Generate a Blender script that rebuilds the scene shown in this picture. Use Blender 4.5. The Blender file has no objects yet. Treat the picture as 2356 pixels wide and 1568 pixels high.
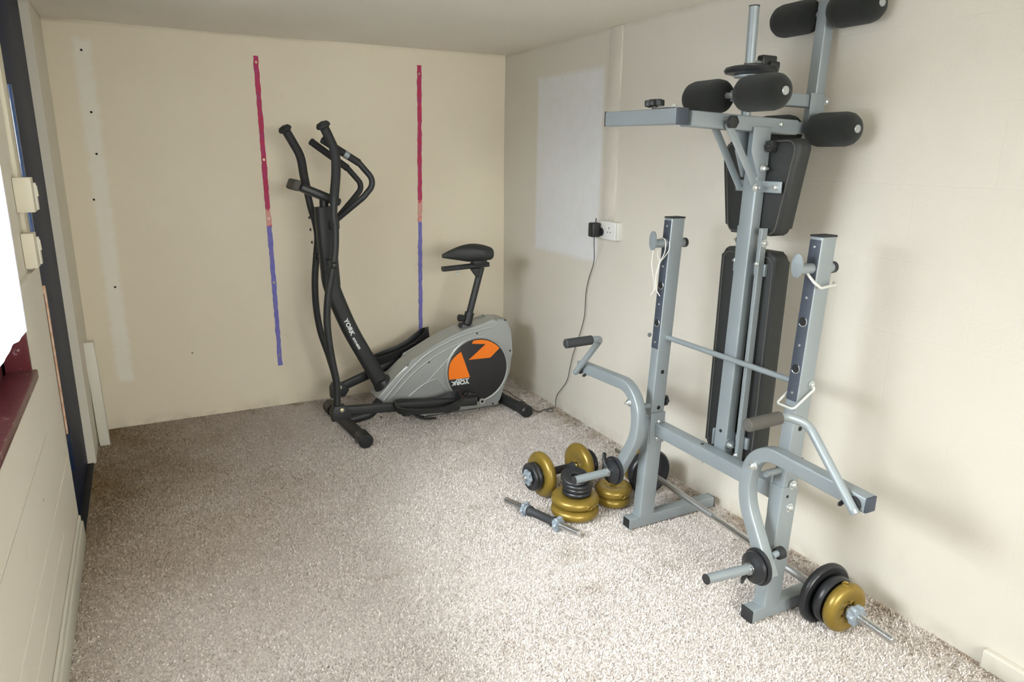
import bpy, bmesh, math, random
import numpy as np
from mathutils import Vector, Matrix, noise
random.seed(7)
PI = math.pi
S = bpy.context.scene
COL = S.collection
V = Vector

# ------------------------------------------------------------------ camera
cd = bpy.data.cameras.new('camera'); cam = bpy.data.objects.new('camera', cd); COL.objects.link(cam)
F, PITCH, ROLL, YAW = 1629.338, 0.256817, 0.012130, 0.479481
cd.sensor_width = 36.0; cd.lens = F / 2356 * 36.0; cd.clip_start = 0.02; cd.clip_end = 200
fw = V((math.sin(YAW)*math.cos(PITCH), math.cos(YAW)*math.cos(PITCH), -math.sin(PITCH)))
rt = V((math.cos(YAW), -math.sin(YAW), 0)); up = rt.cross(fw)
r2 = rt*math.cos(ROLL) + up*math.sin(ROLL); u2 = -rt*math.sin(ROLL) + up*math.cos(ROLL)
M = Matrix((r2, u2, -fw)).transposed().to_4x4(); M.translation = V((-2.0414, -4.0593, 1.42))
cam.matrix_world = M
S.camera = cam

# ------------------------------------------------------------------ world and light
S.view_settings.view_transform = 'Standard'; S.view_settings.look = 'None'
S.view_settings.gamma = 1.0; S.view_settings.use_curve_mapping = False
S.view_settings.exposure = 0.52
w = bpy.data.worlds.new('overcast_sky'); S.world = w; w.use_nodes = True
bg = w.node_tree.nodes['Background']; bg.inputs[0].default_value = (0.86, 0.92, 1.0, 1); bg.inputs[1].default_value = 1.8

def area(name, loc, target, sx, sy, power, color):
    l = bpy.data.lights.new(name, 'AREA'); l.shape = 'RECTANGLE'; l.size = sx; l.size_y = sy
    l.energy = power; l.color = color
    o = bpy.data.objects.new(name, l); COL.objects.link(o)
    o.location = loc
    o.rotation_euler = (V(target) - V(loc)).to_track_quat('-Z', 'Y').to_euler()
    return o
# daylight outside the left window and the unseen glazed opening behind the camera
area('daylight_left_window', (-3.25, -2.75, 2.10), (-1.9, -2.15, 0.85), 1.7, 1.2, 720, (0.90, 0.945, 1.0))
area('daylight_front_glazing', (-1.50, -6.2, 2.0), (-1.5, -4.0, 0.9), 2.0, 1.6, 190, (1.0, 0.96, 0.90))

# ------------------------------------------------------------------ materials
def mat(name, color, rough=0.6, metal=0.0, spec=0.5, bump=None, var=None, coat=0.0, sheen=0.0):
    m = bpy.data.materials.new(name); m.use_nodes = True
    nt = m.node_tree; b = nt.nodes['Principled BSDF']
    b.inputs['Base Color'].default_value = (*color, 1); b.inputs['Roughness'].default_value = rough
    b.inputs['Metallic'].default_value = metal; b.inputs['Specular IOR Level'].default_value = spec
    b.inputs['Coat Weight'].default_value = coat; b.inputs['Sheen Weight'].default_value = sheen
    tc = nt.nodes.new('ShaderNodeTexCoord')
    if var:
        sc, c2, lo, hi = var
        n = nt.nodes.new('ShaderNodeTexNoise'); n.inputs['Scale'].default_value = sc; n.inputs['Detail'].default_value = 6
        r = nt.nodes.new('ShaderNodeMapRange'); r.inputs['From Min'].default_value = lo; r.inputs['From Max'].default_value = hi
        x = nt.nodes.new('ShaderNodeMix'); x.data_type = 'RGBA'
        x.inputs[6].default_value = (*color, 1); x.inputs[7].default_value = (*c2, 1)
        nt.links.new(tc.outputs['Object'], n.inputs['Vector']); nt.links.new(n.outputs['Fac'], r.inputs['Value'])
        nt.links.new(r.outputs['Result'], x.inputs[0]); nt.links.new(x.outputs[2], b.inputs['Base Color'])
    if bump:
        sc, st = bump
        n = nt.nodes.new('ShaderNodeTexNoise'); n.inputs['Scale'].default_value = sc; n.inputs['Detail'].default_value = 5
        bp = nt.nodes.new('ShaderNodeBump'); bp.inputs['Strength'].default_value = st; bp.inputs['Distance'].default_value = 0.002
        nt.links.new(tc.outputs['Object'], n.inputs['Vector']); nt.links.new(n.outputs['Fac'], bp.inputs['Height'])
        nt.links.new(bp.outputs['Normal'], b.inputs['Normal'])
    return m

class G:
    """tiny helper for node graphs"""
    def __init__(s, m): s.nt = m.node_tree; s.l = s.nt.links
    def n(s, t, **k):
        x = s.nt.nodes.new(t)
        for a, v in k.items(): setattr(x, a, v)
        return x
    def inp(s, sock, v):
        if isinstance(v, bpy.types.NodeSocket): s.l.new(v, sock)
        else: sock.default_value = v
    def math(s, op, a, b=0.0, c=0.0, clamp=False):
        x = s.n('ShaderNodeMath', operation=op, use_clamp=clamp)
        s.inp(x.inputs[0], a); s.inp(x.inputs[1], b); s.inp(x.inputs[2], c); return x.outputs[0]
    def noise(s, vec, scale, detail=4, rough=0.5):
        x = s.n('ShaderNodeTexNoise'); s.inp(x.inputs['Vector'], vec); x.inputs['Scale'].default_value = scale
        x.inputs['Detail'].default_value = detail; x.inputs['Roughness'].default_value = rough; return x.outputs['Fac']
    def rng(s, v, a, b, c=0.0, d=1.0):
        x = s.n('ShaderNodeMapRange'); s.inp(x.inputs['Value'], v)
        for i, q in zip(('From Min', 'From Max', 'To Min', 'To Max'), (a, b, c, d)): x.inputs[i].default_value = q
        return x.outputs['Result']
    def mix(s, f, a, b):
        x = s.n('ShaderNodeMix', data_type='RGBA'); s.inp(x.inputs[0], f); s.inp(x.inputs[6], a); s.inp(x.inputs[7], b)
        return x.outputs[2]

def wall_mat(name, base, second, patches=(), axis=0):
    """painted blockwork; patches = (u0,u1,z0,z1,colour,edge,amount) in world metres along the wall"""
    m = bpy.data.materials.new(name); m.use_nodes = True; g = G(m)
    b = m.node_tree.nodes['Principled BSDF']; b.inputs['Roughness'].default_value = 0.75; b.inputs['Specular IOR Level'].default_value = 0.25
    tc = g.n('ShaderNodeTexCoord').outputs['Object']
    sx = g.n('ShaderNodeSeparateXYZ'); g.l.new(tc, sx.inputs[0])
    u = sx.outputs[axis]; z = sx.outputs[2]
    n1 = g.noise(tc, 1.3, 5); n2 = g.noise(tc, 9, 6, 0.6); nf = g.noise(tc, 120, 4, 0.6)
    c = g.mix(g.rng(n1, 0.35, 0.65), (*base, 1), (*second, 1))
    c = g.mix(g.rng(n2, 0.62, 0.78, 0, 0.30), c, (base[0]*0.86, base[1]*0.84, base[2]*0.80, 1))
    edge_n = g.math('MULTIPLY', g.math('SUBTRACT', g.noise(tc, 22, 5, 0.65), 0.5), 1.0)
    for (u0, u1, z0, z1, colr, edge, amt, lean) in patches:
        uu = g.math('ADD', u, g.math('MULTIPLY', g.math('SUBTRACT', z, z1), lean))
        du = g.math('MINIMUM', g.math('SUBTRACT', uu, u0), g.math('SUBTRACT', u1, uu))
        dz = g.math('MINIMUM', g.math('SUBTRACT', z, z0), g.math('SUBTRACT', z1, z))
        d = g.math('MINIMUM', du, dz)
        d = g.math('ADD', d, g.math('MULTIPLY', edge_n, edge))
        f = g.rng(d, 0.0, 0.028)
        f = g.math('MULTIPLY', f, g.rng(g.noise(tc, 14, 4), 0.25, 0.6, amt*0.72, amt))
        c = g.mix(f, c, (*colr, 1))
    # a few scuffs and scuffs
    vo = g.n('ShaderNodeTexVoronoi'); vo.inputs['Scale'].default_value = 2.6; g.l.new(tc, vo.inputs['Vector'])
    c = g.mix(g.rng(vo.outputs['Distance'], 0.012, 0.018, 0.75, 0), c, (0.10, 0.08, 0.06, 1))
    # grime along the floor
    c = g.mix(g.math('MULTIPLY', g.rng(z, 0.0, 0.07, 1, 0), g.rng(n2, 0.4, 0.7, 0, 0.45)), c, (0.30, 0.25, 0.18, 1))
    c = g.mix(g.math('MULTIPLY', g.rng(z, 1.978, 1.995, 0, 1), g.rng(n1, 0.42, 0.62, 0.1, 0.5)), c, (0.30, 0.25, 0.18, 1))  # dark line under the ceiling: shade of the joint crack put into the colour
    g.l.new(c, b.inputs['Base Color'])
    # faint block joints under thick paint + fine orange peel
    br = g.n('ShaderNodeTexBrick'); cx = g.n('ShaderNodeCombineXYZ'); g.l.new(u, cx.inputs[0]); g.l.new(z, cx.inputs[1])
    g.l.new(cx.outputs[0], br.inputs['Vector']); br.inputs['Scale'].default_value = 1.0
    br.inputs['Brick Width'].default_value = 0.45; br.inputs['Row Height'].default_value = 0.225; br.inputs['Mortar Size'].default_value = 0.004
    br.inputs['Mortar Smooth'].default_value = 0.6
    h = g.math('ADD', g.math('MULTIPLY', br.outputs['Fac'], -0.14), g.math('MULTIPLY', nf, 0.5))
    h = g.math('ADD', h, g.math('MULTIPLY', g.noise(tc, 6, 3), 1.6))
    bp = g.n('ShaderNodeBump'); bp.inputs['Strength'].default_value = 0.35; bp.inputs['Distance'].default_value = 0.004
    g.l.new(h, bp.inputs['Height']); g.l.new(bp.outputs['Normal'], b.inputs['Normal'])
    return m

WHITE = (0.74, 0.74, 0.73)
M_back = wall_mat('cream_paint_back', (0.82, 0.735, 0.58), (0.79, 0.70, 0.55),
                  [(-2.255, -2.155, 0.24, 1.93, (0.86, 0.82, 0.72), 0.055, 0.90, 0.0)], 0)
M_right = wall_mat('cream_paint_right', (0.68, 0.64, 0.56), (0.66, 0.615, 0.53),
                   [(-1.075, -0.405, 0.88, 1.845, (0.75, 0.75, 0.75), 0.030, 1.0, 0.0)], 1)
M_left = wall_mat('cream_paint_left', (0.78, 0.73, 0.62), (0.75, 0.70, 0.59), [], 1)
M_ceil = mat('ceiling_paint', (0.87, 0.83, 0.74), 0.85, spec=0.2, bump=(60, 0.5), var=(1.2, (0.84, 0.79, 0.70), 0.4, 0.6))

def carpet_mat(name, pile):
    m = bpy.data.materials.new(name); m.use_nodes = True; g = G(m)
    b = m.node_tree.nodes['Principled BSDF']; b.inputs['Roughness'].default_value = 0.95; b.inputs['Specular IOR Level'].default_value = 0.1
    tc = g.n('ShaderNodeTexCoord').outputs['Object']
    sx = g.n('ShaderNodeSeparateXYZ'); g.l.new(tc, sx.inputs[0])
    a = g.noise(tc, 170, 3, 0.7); big = g.noise(tc, 1.6, 6, 0.6); mid = g.noise(tc, 7, 5, 0.6)
    c = g.mix(g.rng(a, 0.35, 0.65), (0.56, 0.505, 0.47, 1), (0.77, 0.72, 0.685, 1))
    if pile:
        oi = g.n('ShaderNodeObjectInfo')
        at = g.n('ShaderNodeAttribute'); at.attribute_name = 'tone'
        c = g.mix(g.rng(at.outputs['Fac'], 0.0, 0.16, 0.45, 0), c, (0.20, 0.15, 0.12, 1))
        c = g.mix(g.rng(at.outputs['Fac'], 0.72, 1.0, 0, 0.65), c, (0.86, 0.80, 0.74, 1))
    # trodden-in dirt towards the door and along the back wall
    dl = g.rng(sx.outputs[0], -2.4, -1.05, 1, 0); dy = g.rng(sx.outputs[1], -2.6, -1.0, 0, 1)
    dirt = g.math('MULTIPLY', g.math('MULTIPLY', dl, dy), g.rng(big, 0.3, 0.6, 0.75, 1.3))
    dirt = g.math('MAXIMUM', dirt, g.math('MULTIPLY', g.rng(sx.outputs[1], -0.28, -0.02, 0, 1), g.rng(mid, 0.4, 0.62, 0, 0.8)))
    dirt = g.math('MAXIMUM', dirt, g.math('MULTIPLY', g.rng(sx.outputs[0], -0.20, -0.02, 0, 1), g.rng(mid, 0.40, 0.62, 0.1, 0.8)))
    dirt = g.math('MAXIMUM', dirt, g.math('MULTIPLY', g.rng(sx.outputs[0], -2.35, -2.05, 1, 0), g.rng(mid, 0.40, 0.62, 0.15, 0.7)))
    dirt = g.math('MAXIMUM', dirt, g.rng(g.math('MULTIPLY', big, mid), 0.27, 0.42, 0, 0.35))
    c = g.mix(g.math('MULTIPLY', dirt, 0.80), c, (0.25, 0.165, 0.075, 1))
    g.l.new(c, b.inputs['Base Color'])
    return m
M_carpet = carpet_mat('twist_pile_carpet', False)
M_pile = carpet_mat('carpet_tuft', True)

M_silver = mat('silver_powder_coat', (0.315, 0.355, 0.375), 0.42, 0.35, bump=(400, 0.12), var=(3, (0.29, 0.325, 0.34), 0.35, 0.65))
M_silverp = mat('silver_plastic', (0.42, 0.44, 0.435), 0.36, 0.45, bump=(350, 0.08))
M_chrome = mat('chrome', (0.72, 0.73, 0.74), 0.18, 1.0)
M_knurl = mat('knurled_chrome', (0.55, 0.56, 0.57), 0.38, 1.0, bump=(900, 0.4))
M_zinc = mat('zinc_bolt', (0.74, 0.77, 0.77), 0.28, 0.9)
M_blk = mat('black_plastic', (0.018, 0.019, 0.020), 0.42)
M_blkp = mat('black_powder_coat', (0.020, 0.022, 0.023), 0.48, bump=(500, 0.25))
M_iron = mat('black_cast_plate', (0.018, 0.019, 0.022), 0.34, bump=(90, 0.3))
M_rub = mat('black_rubber', (0.022, 0.022, 0.023), 0.7)
M_foam = mat('black_foam', (0.017, 0.019, 0.017), 0.95, spec=0.2, bump=(700, 0.9), sheen=0.15)
M_vinyl = mat('black_vinyl', (0.020, 0.022, 0.021), 0.55, bump=(260, 0.6))
M_grip = mat('grey_rubber_grip', (0.085, 0.078, 0.068), 0.8, bump=(500, 0.5))
M_grip2 = mat('dark_rubber_grip', (0.030, 0.031, 0.034), 0.65, bump=(300, 0.3))
M_gold = mat('gold_vinyl', (0.265, 0.178, 0.030), 0.34, 0.35, bump=(260, 0.15), var=(11, (0.23, 0.150, 0.025), 0.4, 0.7))
M_goldd = mat('gold_recess', (0.23, 0.15, 0.03), 0.5, 0.2)
M_nut = mat('pale_blue_grey_nut', (0.29, 0.335, 0.38), 0.45, 0.25)
M_plate = mat('dark_slate_strip', (0.045, 0.055, 0.075), 0.55, bump=(300, 0.3))
M_dark = mat('dark_recess', (0.01, 0.01, 0.01), 0.8)
M_orange = mat('orange_print', (0.90, 0.20, 0.008), 0.45)
M_white = mat('white_print', (0.80, 0.82, 0.82), 0.5)
M_disc = mat('black_disc', (0.022, 0.021, 0.023), 0.5, bump=(200, 0.4))
M_sock = mat('white_socket', (0.74, 0.73, 0.69), 0.35)
M_navy = mat('navy_gloss_paint', (0.006, 0.016, 0.050), 0.55, spec=0.25, bump=(140, 0.25), var=(9, (0.022, 0.036, 0.06), 0.60, 0.75))
M_navyg = mat('navy_glare_bead', (0.03, 0.09, 0.26), 0.16, coat=1.0)  # bluer than the door: daylight glare on its frame put into the colour
M_board = mat('cream_gloss_board', (0.72, 0.66, 0.52), 0.5, bump=(30, 0.3))
M_boardw = mat('white_gloss_board', (0.72, 0.69, 0.60), 0.5, bump=(30, 0.3))
M_wood = mat('bare_pine', (0.62, 0.36, 0.22), 0.6, var=(40, (0.75, 0.52, 0.36), 0.4, 0.6))
M_maroon = mat('maroon_gloss_paint', (0.105, 0.018, 0.022), 0.34, var=(45, (0.42, 0.30, 0.30), 0.62, 0.72), bump=(60, 0.5))
M_card = mat('brown_gap', (0.10, 0.055, 0.05), 0.7)
M_string = mat('white_string', (0.70, 0.68, 0.62), 0.8)
M_wire = mat('white_coated_wire', (0.62, 0.62, 0.58), 0.4, 0.2)
M_red = mat('crimson_paint', (0.52, 0.030, 0.085), 0.7, var=(25, (0.42, 0.05, 0.16), 0.35, 0.7))
M_pink = mat('pale_pink_paint', (0.70, 0.34, 0.30), 0.7, var=(30, (0.60, 0.08, 0.12), 0.58, 0.62))
M_blue = mat('violet_blue_paint', (0.155, 0.150, 0.50), 0.7, var=(25, (0.22, 0.20, 0.50), 0.35, 0.7))
M_debris = mat('carpet_fluff', (0.20, 0.15, 0.11), 0.95)
M_brass = mat('yellow_bolt', (0.62, 0.55, 0.36), 0.4, 0.6)

def curtain_mat():
    m = bpy.data.materials.new('white_sheer_curtain'); m.use_nodes = True; g = G(m); nt = m.node_tree
    out = nt.nodes['Material Output']; nt.nodes.remove(nt.nodes['Principled BSDF'])
    d = g.n('ShaderNodeBsdfDiffuse'); d.inputs[0].default_value = (0.86, 0.86, 0.90, 1)
    t = g.n('ShaderNodeBsdfTranslucent'); t.inputs[0].default_value = (0.86, 0.86, 0.92, 1)
    tr = g.n('ShaderNodeBsdfTransparent'); tr.inputs[0].default_value = (1, 1, 1, 1)
    a = g.n('ShaderNodeMixShader'); a.inputs[0].default_value = 0.6; g.l.new(d.outputs[0], a.inputs[1]); g.l.new(t.outputs[0], a.inputs[2])
    b = g.n('ShaderNodeMixShader'); b.inputs[0].default_value = 0.28; g.l.new(a.outputs[0], b.inputs[1]); g.l.new(tr.outputs[0], b.inputs[2])
    g.l.new(b.outputs[0], out.inputs[0]); return m
M_curt = curtain_mat()
def glass_mat():
    m = bpy.data.materials.new('window_glass'); m.use_nodes = True; g = G(m); nt = m.node_tree
    out = nt.nodes['Material Output']; nt.nodes.remove(nt.nodes['Principled BSDF'])
    t = g.n('ShaderNodeBsdfTransparent'); t.inputs[0].default_value = (0.95, 0.97, 0.96, 1)
    gl = g.n('ShaderNodeBsdfGlossy'); gl.inputs['Roughness'].default_value = 0.02
    lw = g.n('ShaderNodeFresnel'); lw.inputs[0].default_value = 1.45
    a = g.n('ShaderNodeMixShader'); g.l.new(lw.outputs[0], a.inputs[0]); g.l.new(t.outputs[0], a.inputs[1]); g.l.new(gl.outputs[0], a.inputs[2])
    g.l.new(a.outputs[0], out.inputs[0]); return m
M_glass = glass_mat()

# ------------------------------------------------------------------ mesh helpers (all points in world metres)
def obj(name, bm, m, parent=None, smooth=True, angle=35):
    if parent is not None: bmesh.ops.translate(bm, verts=bm.verts, vec=-parent['_o'].to_3d() if False else -V(ORG[parent.name]))
    bmesh.ops.recalc_face_normals(bm, faces=bm.faces)
    me = bpy.data.meshes.new(name); bm.to_mesh(me); bm.free()
    ms = m if isinstance(m, (list, tuple)) else [m]
    for x in ms: me.materials.append(x)
    if smooth:
        me.polygons.foreach_set('use_smooth', [True]*len(me.polygons))
        me.set_sharp_from_angle(angle=math.radians(angle))
    o = bpy.data.objects.new(name, me); COL.objects.link(o)
    if parent is not None:
        o.parent = parent
        ORG[o.name] = ORG[parent.name]
    else: ORG[o.name] = (0, 0, 0)
    return o
ORG = {}
def thing(name, label, cat, loc, group=None, kind=None):
    o = bpy.data.objects.new(name, None); COL.objects.link(o); o.location = loc; o.empty_display_size = 0.1
    ORG[o.name] = tuple(loc)
    if label: o['label'] = label
    if cat: o['category'] = cat
    if group: o['group'] = group
    if kind: o['kind'] = kind
    return o
def tag(o, label=None, cat=None, group=None, kind=None):
    for k, v in (('label', label), ('category', cat), ('group', group), ('kind', kind)):
        if v: o[k] = v
    return o
def recentre(o, loc):
    """move a single-mesh thing's origin to loc, geometry stays"""
    o.data.transform(Matrix.Translation(-V(loc))); o.location = loc; return o

def bevel_new(bm, faces_before, w, seg=2):
    if w <= 0: return
    es = [e for e in bm.edges if e.index == -1 or True]
def add_box(bm, lo, hi, bev=0.0, seg=2, rot=None, mi=0):
    lo = V(lo); hi = V(hi); c = (lo+hi)/2; d = hi-lo
    r = bmesh.ops.create_cube(bm, size=1.0); vs = r['verts']
    bmesh.ops.scale(bm, verts=vs, vec=d)
    fs = list({f for v in vs for f in v.link_faces})
    if bev > 0:
        es = list({e for v in vs for e in v.link_edges})
        rr = bmesh.ops.bevel(bm, geom=es, offset=bev, segments=seg, profile=0.5, affect='EDGES', clamp_overlap=True)
        vs = list({v for f in rr['faces'] for v in f.verts} | {v for v in vs if v.is_valid})
    if rot is not None: bmesh.ops.rotate(bm, verts=vs, cent=(0, 0, 0), matrix=rot)
    bmesh.ops.translate(bm, verts=vs, vec=c)
    for f in {f for v in vs for f in v.link_faces}: f.material_index = mi
    return vs
def box(lo, hi, bev=0.0, seg=2, rot=None):
    bm = bmesh.new(); add_box(bm, lo, hi, bev, seg, rot); return bm

def fillet(pts, rad, n=7):
    pts = [V(p) for p in pts]
    if not isinstance(rad, (list, tuple)): rad = [rad]*len(pts)
    out = [pts[0]]
    for i in range(1, len(pts)-1):
        a, b, c = pts[i-1], pts[i], pts[i+1]
        u = (a-b); v = (c-b); lu, lv = u.length, v.length; u.normalize(); v.normalize()
        ang = u.angle(v); r = rad[i]
        if r <= 0 or ang > PI-0.02: out.append(b); continue
        t = min(r/math.tan(ang/2), lu*0.49, lv*0.49); r = t*math.tan(ang/2)
        bis = (u+v).normalized(); cen = b + bis*(r/math.sin(ang/2))
        p0 = b+u*t-cen; p1 = b+v*t-cen; tot = p0.angle(p1); ax = p0.cross(p1).normalized()
        for k in range(n+1): out.append(cen + Matrix.Rotation(tot*k/n, 3, ax) @ p0)
    out.append(pts[-1]); return out
def smooth_path(pts, n=6):
    """Catmull-Rom"""
    P = [V(p) for p in pts]; P = [2*P[0]-P[1]] + P + [2*P[-1]-P[-2]]; out = []
    for i in range(1, len(P)-2):
        a, b, c, d = P[i-1:i+3]
        for k in range(n):
            t = k/n; out.append(0.5*((2*b)+(c-a)*t+(2*a-5*b+4*c-d)*t*t+(3*b-a-3*c+d)*t**3))
    out.append(P[-2]); return out
def add_sweep(bm, pts, prof, upv=None, cap=True, scale=None):
    """prof: list of (s,t) ; upv: fixed vector for t axis, else parallel transport"""
    pts = [V(p) for p in pts]; n = len(pts); rings = []
    prev = None
    for i, p in enumerate(pts):
        T = (pts[min(i+1, n-1)] - pts[max(i-1, 0)]).normalized()
        k = 1.0
        if 0 < i < n-1:
            a = (pts[i]-pts[i-1]).normalized().angle((pts[i+1]-pts[i]).normalized()); k = 1/max(math.cos(a/2), 0.5)
        if upv is not None: U = V(upv)
        else:
            U = prev if prev is not None else (V((0, 0, 1)) if abs(T.z) < 0.9 else V((0, 1, 0)))
        Sd = T.cross(U).normalized(); U2 = Sd.cross(T).normalized(); prev = U2
        f = scale[i] if scale else 1.0
        kk = k if upv is not None else 1.0
        rings.append([bm.verts.new(p + Sd*(s*f*kk) + U2*(t*f)) for s, t in prof])
    m = len(prof)
    for a, b in zip(rings, rings[1:]):
        for j in range(m): bm.faces.new((a[j], a[(j+1) % m], b[(j+1) % m], b[j]))
    if cap:
        bm.faces.new(rings[0][::-1]); bm.faces.new(rings[-1])
    return rings
def circ(r, n=16): return [(r*math.cos(2*PI*i/n), r*math.sin(2*PI*i/n)) for i in range(n)]
def rrect(w_, h_, r=0.005, n=3):
    o = []
    for cx, cy, a0 in ((w_/2-r, h_/2-r, 0), (-w_/2+r, h_/2-r, PI/2), (-w_/2+r, -h_/2+r, PI), (w_/2-r, -h_/2+r, 1.5*PI)):
        for k in range(n+1):
            a = a0+PI/2*k/n; o.append((cx+r*math.cos(a), cy+r*math.sin(a)))
    return o
def tube(pts, r, rad=0.0, n=16, bm=None, fn=7):
    bm = bm or bmesh.new(); add_sweep(bm, fillet(pts, rad, fn) if rad else pts, circ(r, n)); return bm
def sqtube(pts, w_, h_, upv, rad=0.0, r=0.005, bm=None, fn=9):
    bm = bm or bmesh.new(); add_sweep(bm, fillet(pts, rad, fn) if rad else pts, rrect(w_, h_, r), upv); return bm
def add_lathe(bm, prof, org, axis, n=32, mi=0):
    """prof: [(radius, along)], closed at radius 0 ends"""
    ax = V(axis).normalized(); a = V((0, 0, 1)) if abs(ax.z) < 0.9 else V((1, 0, 0))
    e1 = ax.cross(a).normalized(); e2 = ax.cross(e1); o = V(org); rings = []
    for r, t in prof:
        if r <= 1e-6: rings.append([bm.verts.new(o+ax*t)])
        else: rings.append([bm.verts.new(o+ax*t+(e1*math.cos(2*PI*i/n)+e2*math.sin(2*PI*i/n))*r) for i in range(n)])
    fs = []
    for p, q in zip(rings, rings[1:]):
        for i in range(n):
            j = (i+1) % n
            if len(p) == 1 and len(q) == 1: continue
            if len(p) == 1: fs.append(bm.faces.new((p[0], q[i], q[j])))
            elif len(q) == 1: fs.append(bm.faces.new((p[i], p[j], q[0])))
            else: fs.append(bm.faces.new((p[i], p[j], q[j], q[i])))
    if len(rings[0]) > 1: fs.append(bm.faces.new(rings[0]))
    if len(rings[-1]) > 1: fs.append(bm.faces.new(rings[-1]))
    for f in fs: f.material_index = mi
    return rings
def lathe(prof, org, axis, n=32):
    bm = bmesh.new(); add_lathe(bm, prof, org, axis, n); return bm
def add_prism(bm, poly, org, e1, e2, depth, bev=0.0, seg=2, mi=0):
    """poly in (e1,e2) plane, extruded along e1 x e2 by depth"""
    e1 = V(e1); e2 = V(e2); nn = e1.cross(e2).normalized(); o = V(org)
    a = [bm.verts.new(o+e1*x+e2*y) for x, y in poly]; b = [bm.verts.new(o+e1*x+e2*y+nn*depth) for x, y in poly]
    n = len(poly); f1 = bm.faces.new(a[::-1]); f2 = bm.faces.new(b); fs = [f1, f2]
    for i in range(n): fs.append(bm.faces.new((a[i], a[(i+1) % n], b[(i+1) % n], b[i])))
    for f in fs: f.material_index = mi
    if bev > 0:
        es = list(f1.edges)+list(f2.edges)
        bmesh.ops.bevel(bm, geom=es, offset=bev, segments=seg, profile=0.5, affect='EDGES', clamp_overlap=True)
def prism(poly, org, e1, e2, depth, bev=0.0, seg=2):
    bm = bmesh.new(); add_prism(bm, poly, org, e1, e2, depth, bev, seg); return bm
def star(R_, r_, lobes=6, n=48):
    return [((r_+(R_-r_)*(0.5+0.5*math.cos(lobes*2*PI*i/n))**0.6)*math.cos(2*PI*i/n),
             (r_+(R_-r_)*(0.5+0.5*math.cos(lobes*2*PI*i/n))**0.6)*math.sin(2*PI*i/n)) for i in range(n)]
def frame_for(axis):
    ax = V(axis).normalized(); a = V((0, 0, 1)) if abs(ax.z) < 0.9 else V((1, 0, 0))
    e1 = ax.cross(a).normalized(); return e1, ax.cross(e1), ax
def add_star(bm, org, axis, R_, r_, th, lobes=6, bev=0.002):
    e1, e2, ax = frame_for(axis); add_prism(bm, star(R_, r_, lobes), V(org), e1, e2, th, bev)
def bolt(parent, org, axis, r=0.009, name='bolt', m=None, nut=True):
    bm = bmesh.new()
    add_lathe(bm, [(0, 0), (r*1.45, 0), (r*1.45, r*0.25), (r, r*0.25), (r*0.98, r*0.9), (r*0.5, r*1.25), (0, r*1.3)], org, axis, 14)
    if nut: add_lathe(bm, [(0, r), (r*0.42, r), (r*0.42, r*2.0), (0, r*2.0)], org, axis, 10)
    return obj(name, bm, m or M_zinc, parent)
def hole(parent, org, axis, r, name='hole', ring=None):
    bm = lathe([(0, 0.0004), (r, 0.0004), (r, -0.002), (0, -0.002)], org, axis, 18)
    o = obj(name, bm, M_dark, parent)
    if ring:
        bm = bmesh.new(); e1, e2, ax = frame_for(axis)
        pts = [V(org)+ax*0.0008+(e1*math.cos(a)+e2*math.sin(a))*r for a in [PI*0.2+i*PI*1.1/14 for i in range(15)]]
        add_sweep(bm, pts, circ(0.0012, 6)); obj('hole_rim', bm, M_zinc, parent)
    return o
def text_bm(s, size, bold=0.0):
    c = bpy.data.curves.new('txt', 'FONT'); c.body = s; c.size = size; c.offset = bold; c.extrude = 0.0006; c.align_x = 'LEFT'; c.resolution_u = 3
    o = bpy.data.objects.new('txt', c); COL.objects.link(o)
    dg = bpy.context.evaluated_depsgraph_get(); dg.update()
    me = bpy.data.meshes.new_from_object(o.evaluated_get(dg)); bm = bmesh.new(); bm.from_mesh(me)
    bpy.data.objects.remove(o); bpy.data.curves.remove(c); bpy.data.meshes.remove(me); return bm
def place_text(s, size, org, e1, e2, parent, name, m, bold=0.0, sx=1.0):
    bm = text_bm(s, size, bold); e1 = V(e1).normalized(); e2 = V(e2).normalized(); n = e1.cross(e2)
    for v in bm.verts: v.co = V(org)+e1*v.co.x*sx+e2*v.co.y+n*v.co.z
    return obj(name, bm, m, parent, smooth=False)

# ================================================================== SETTING
H = 1.997
def subdiv_plane(ax, at, u0, u1, v0, v1, nu, nv, thick, amp, seed, name, m, sgn):
    """wall with slight unevenness; ax = normal axis; sgn = side of the thickness"""
    bm = bmesh.new(); grid = []
    for i in range(nu+1):
        row = []
        for j in range(nv+1):
            u = u0+(u1-u0)*i/nu; v = v0+(v1-v0)*j/nv
            d = noise.noise(V((u*1.1+seed, v*1.1, seed)))*amp
            if ax == 0: p = (at+d*(0 if j == 0 else 1), u, v)
            elif ax == 1: p = (u, at+d*(0 if j == 0 else 1), v)
            else: p = (u, v, at+d)
            row.append(bm.verts.new(p))
        grid.append(row)
    for i in range(nu):
        for j in range(nv): bm.faces.new((grid[i][j], grid[i+1][j], grid[i+1][j+1], grid[i][j+1]))
    r = bmesh.ops.extrude_face_region(bm, geom=bm.faces[:])
    off = V((0, 0, 0)); off[ax] = thick*sgn
    bmesh.ops.translate(bm, verts=[g for g in r['geom'] if isinstance(g, bmesh.types.BMVert)], vec=off)
    return tag(obj(name, bm, m), kind='structure')
YF = -5.2; XL = -2.37
tag(obj('floor', box((XL-0.12, YF-0.1, -0.10), (0.12, 0.12, 0.0)), M_carpet, smooth=False), kind='structure')
subdiv_plane(2, H, XL-0.12, 0.12, YF-0.1, 0.12, 40, 70, 0.12, 0.016, 3.1, 'ceiling', M_ceil, 1)
subdiv_plane(1, 0.0, XL-0.12, 0.10, 0, H+0.05, 40, 30, 0.12, 0.006, 5.7, 'wall_back', M_back, 1)
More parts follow.
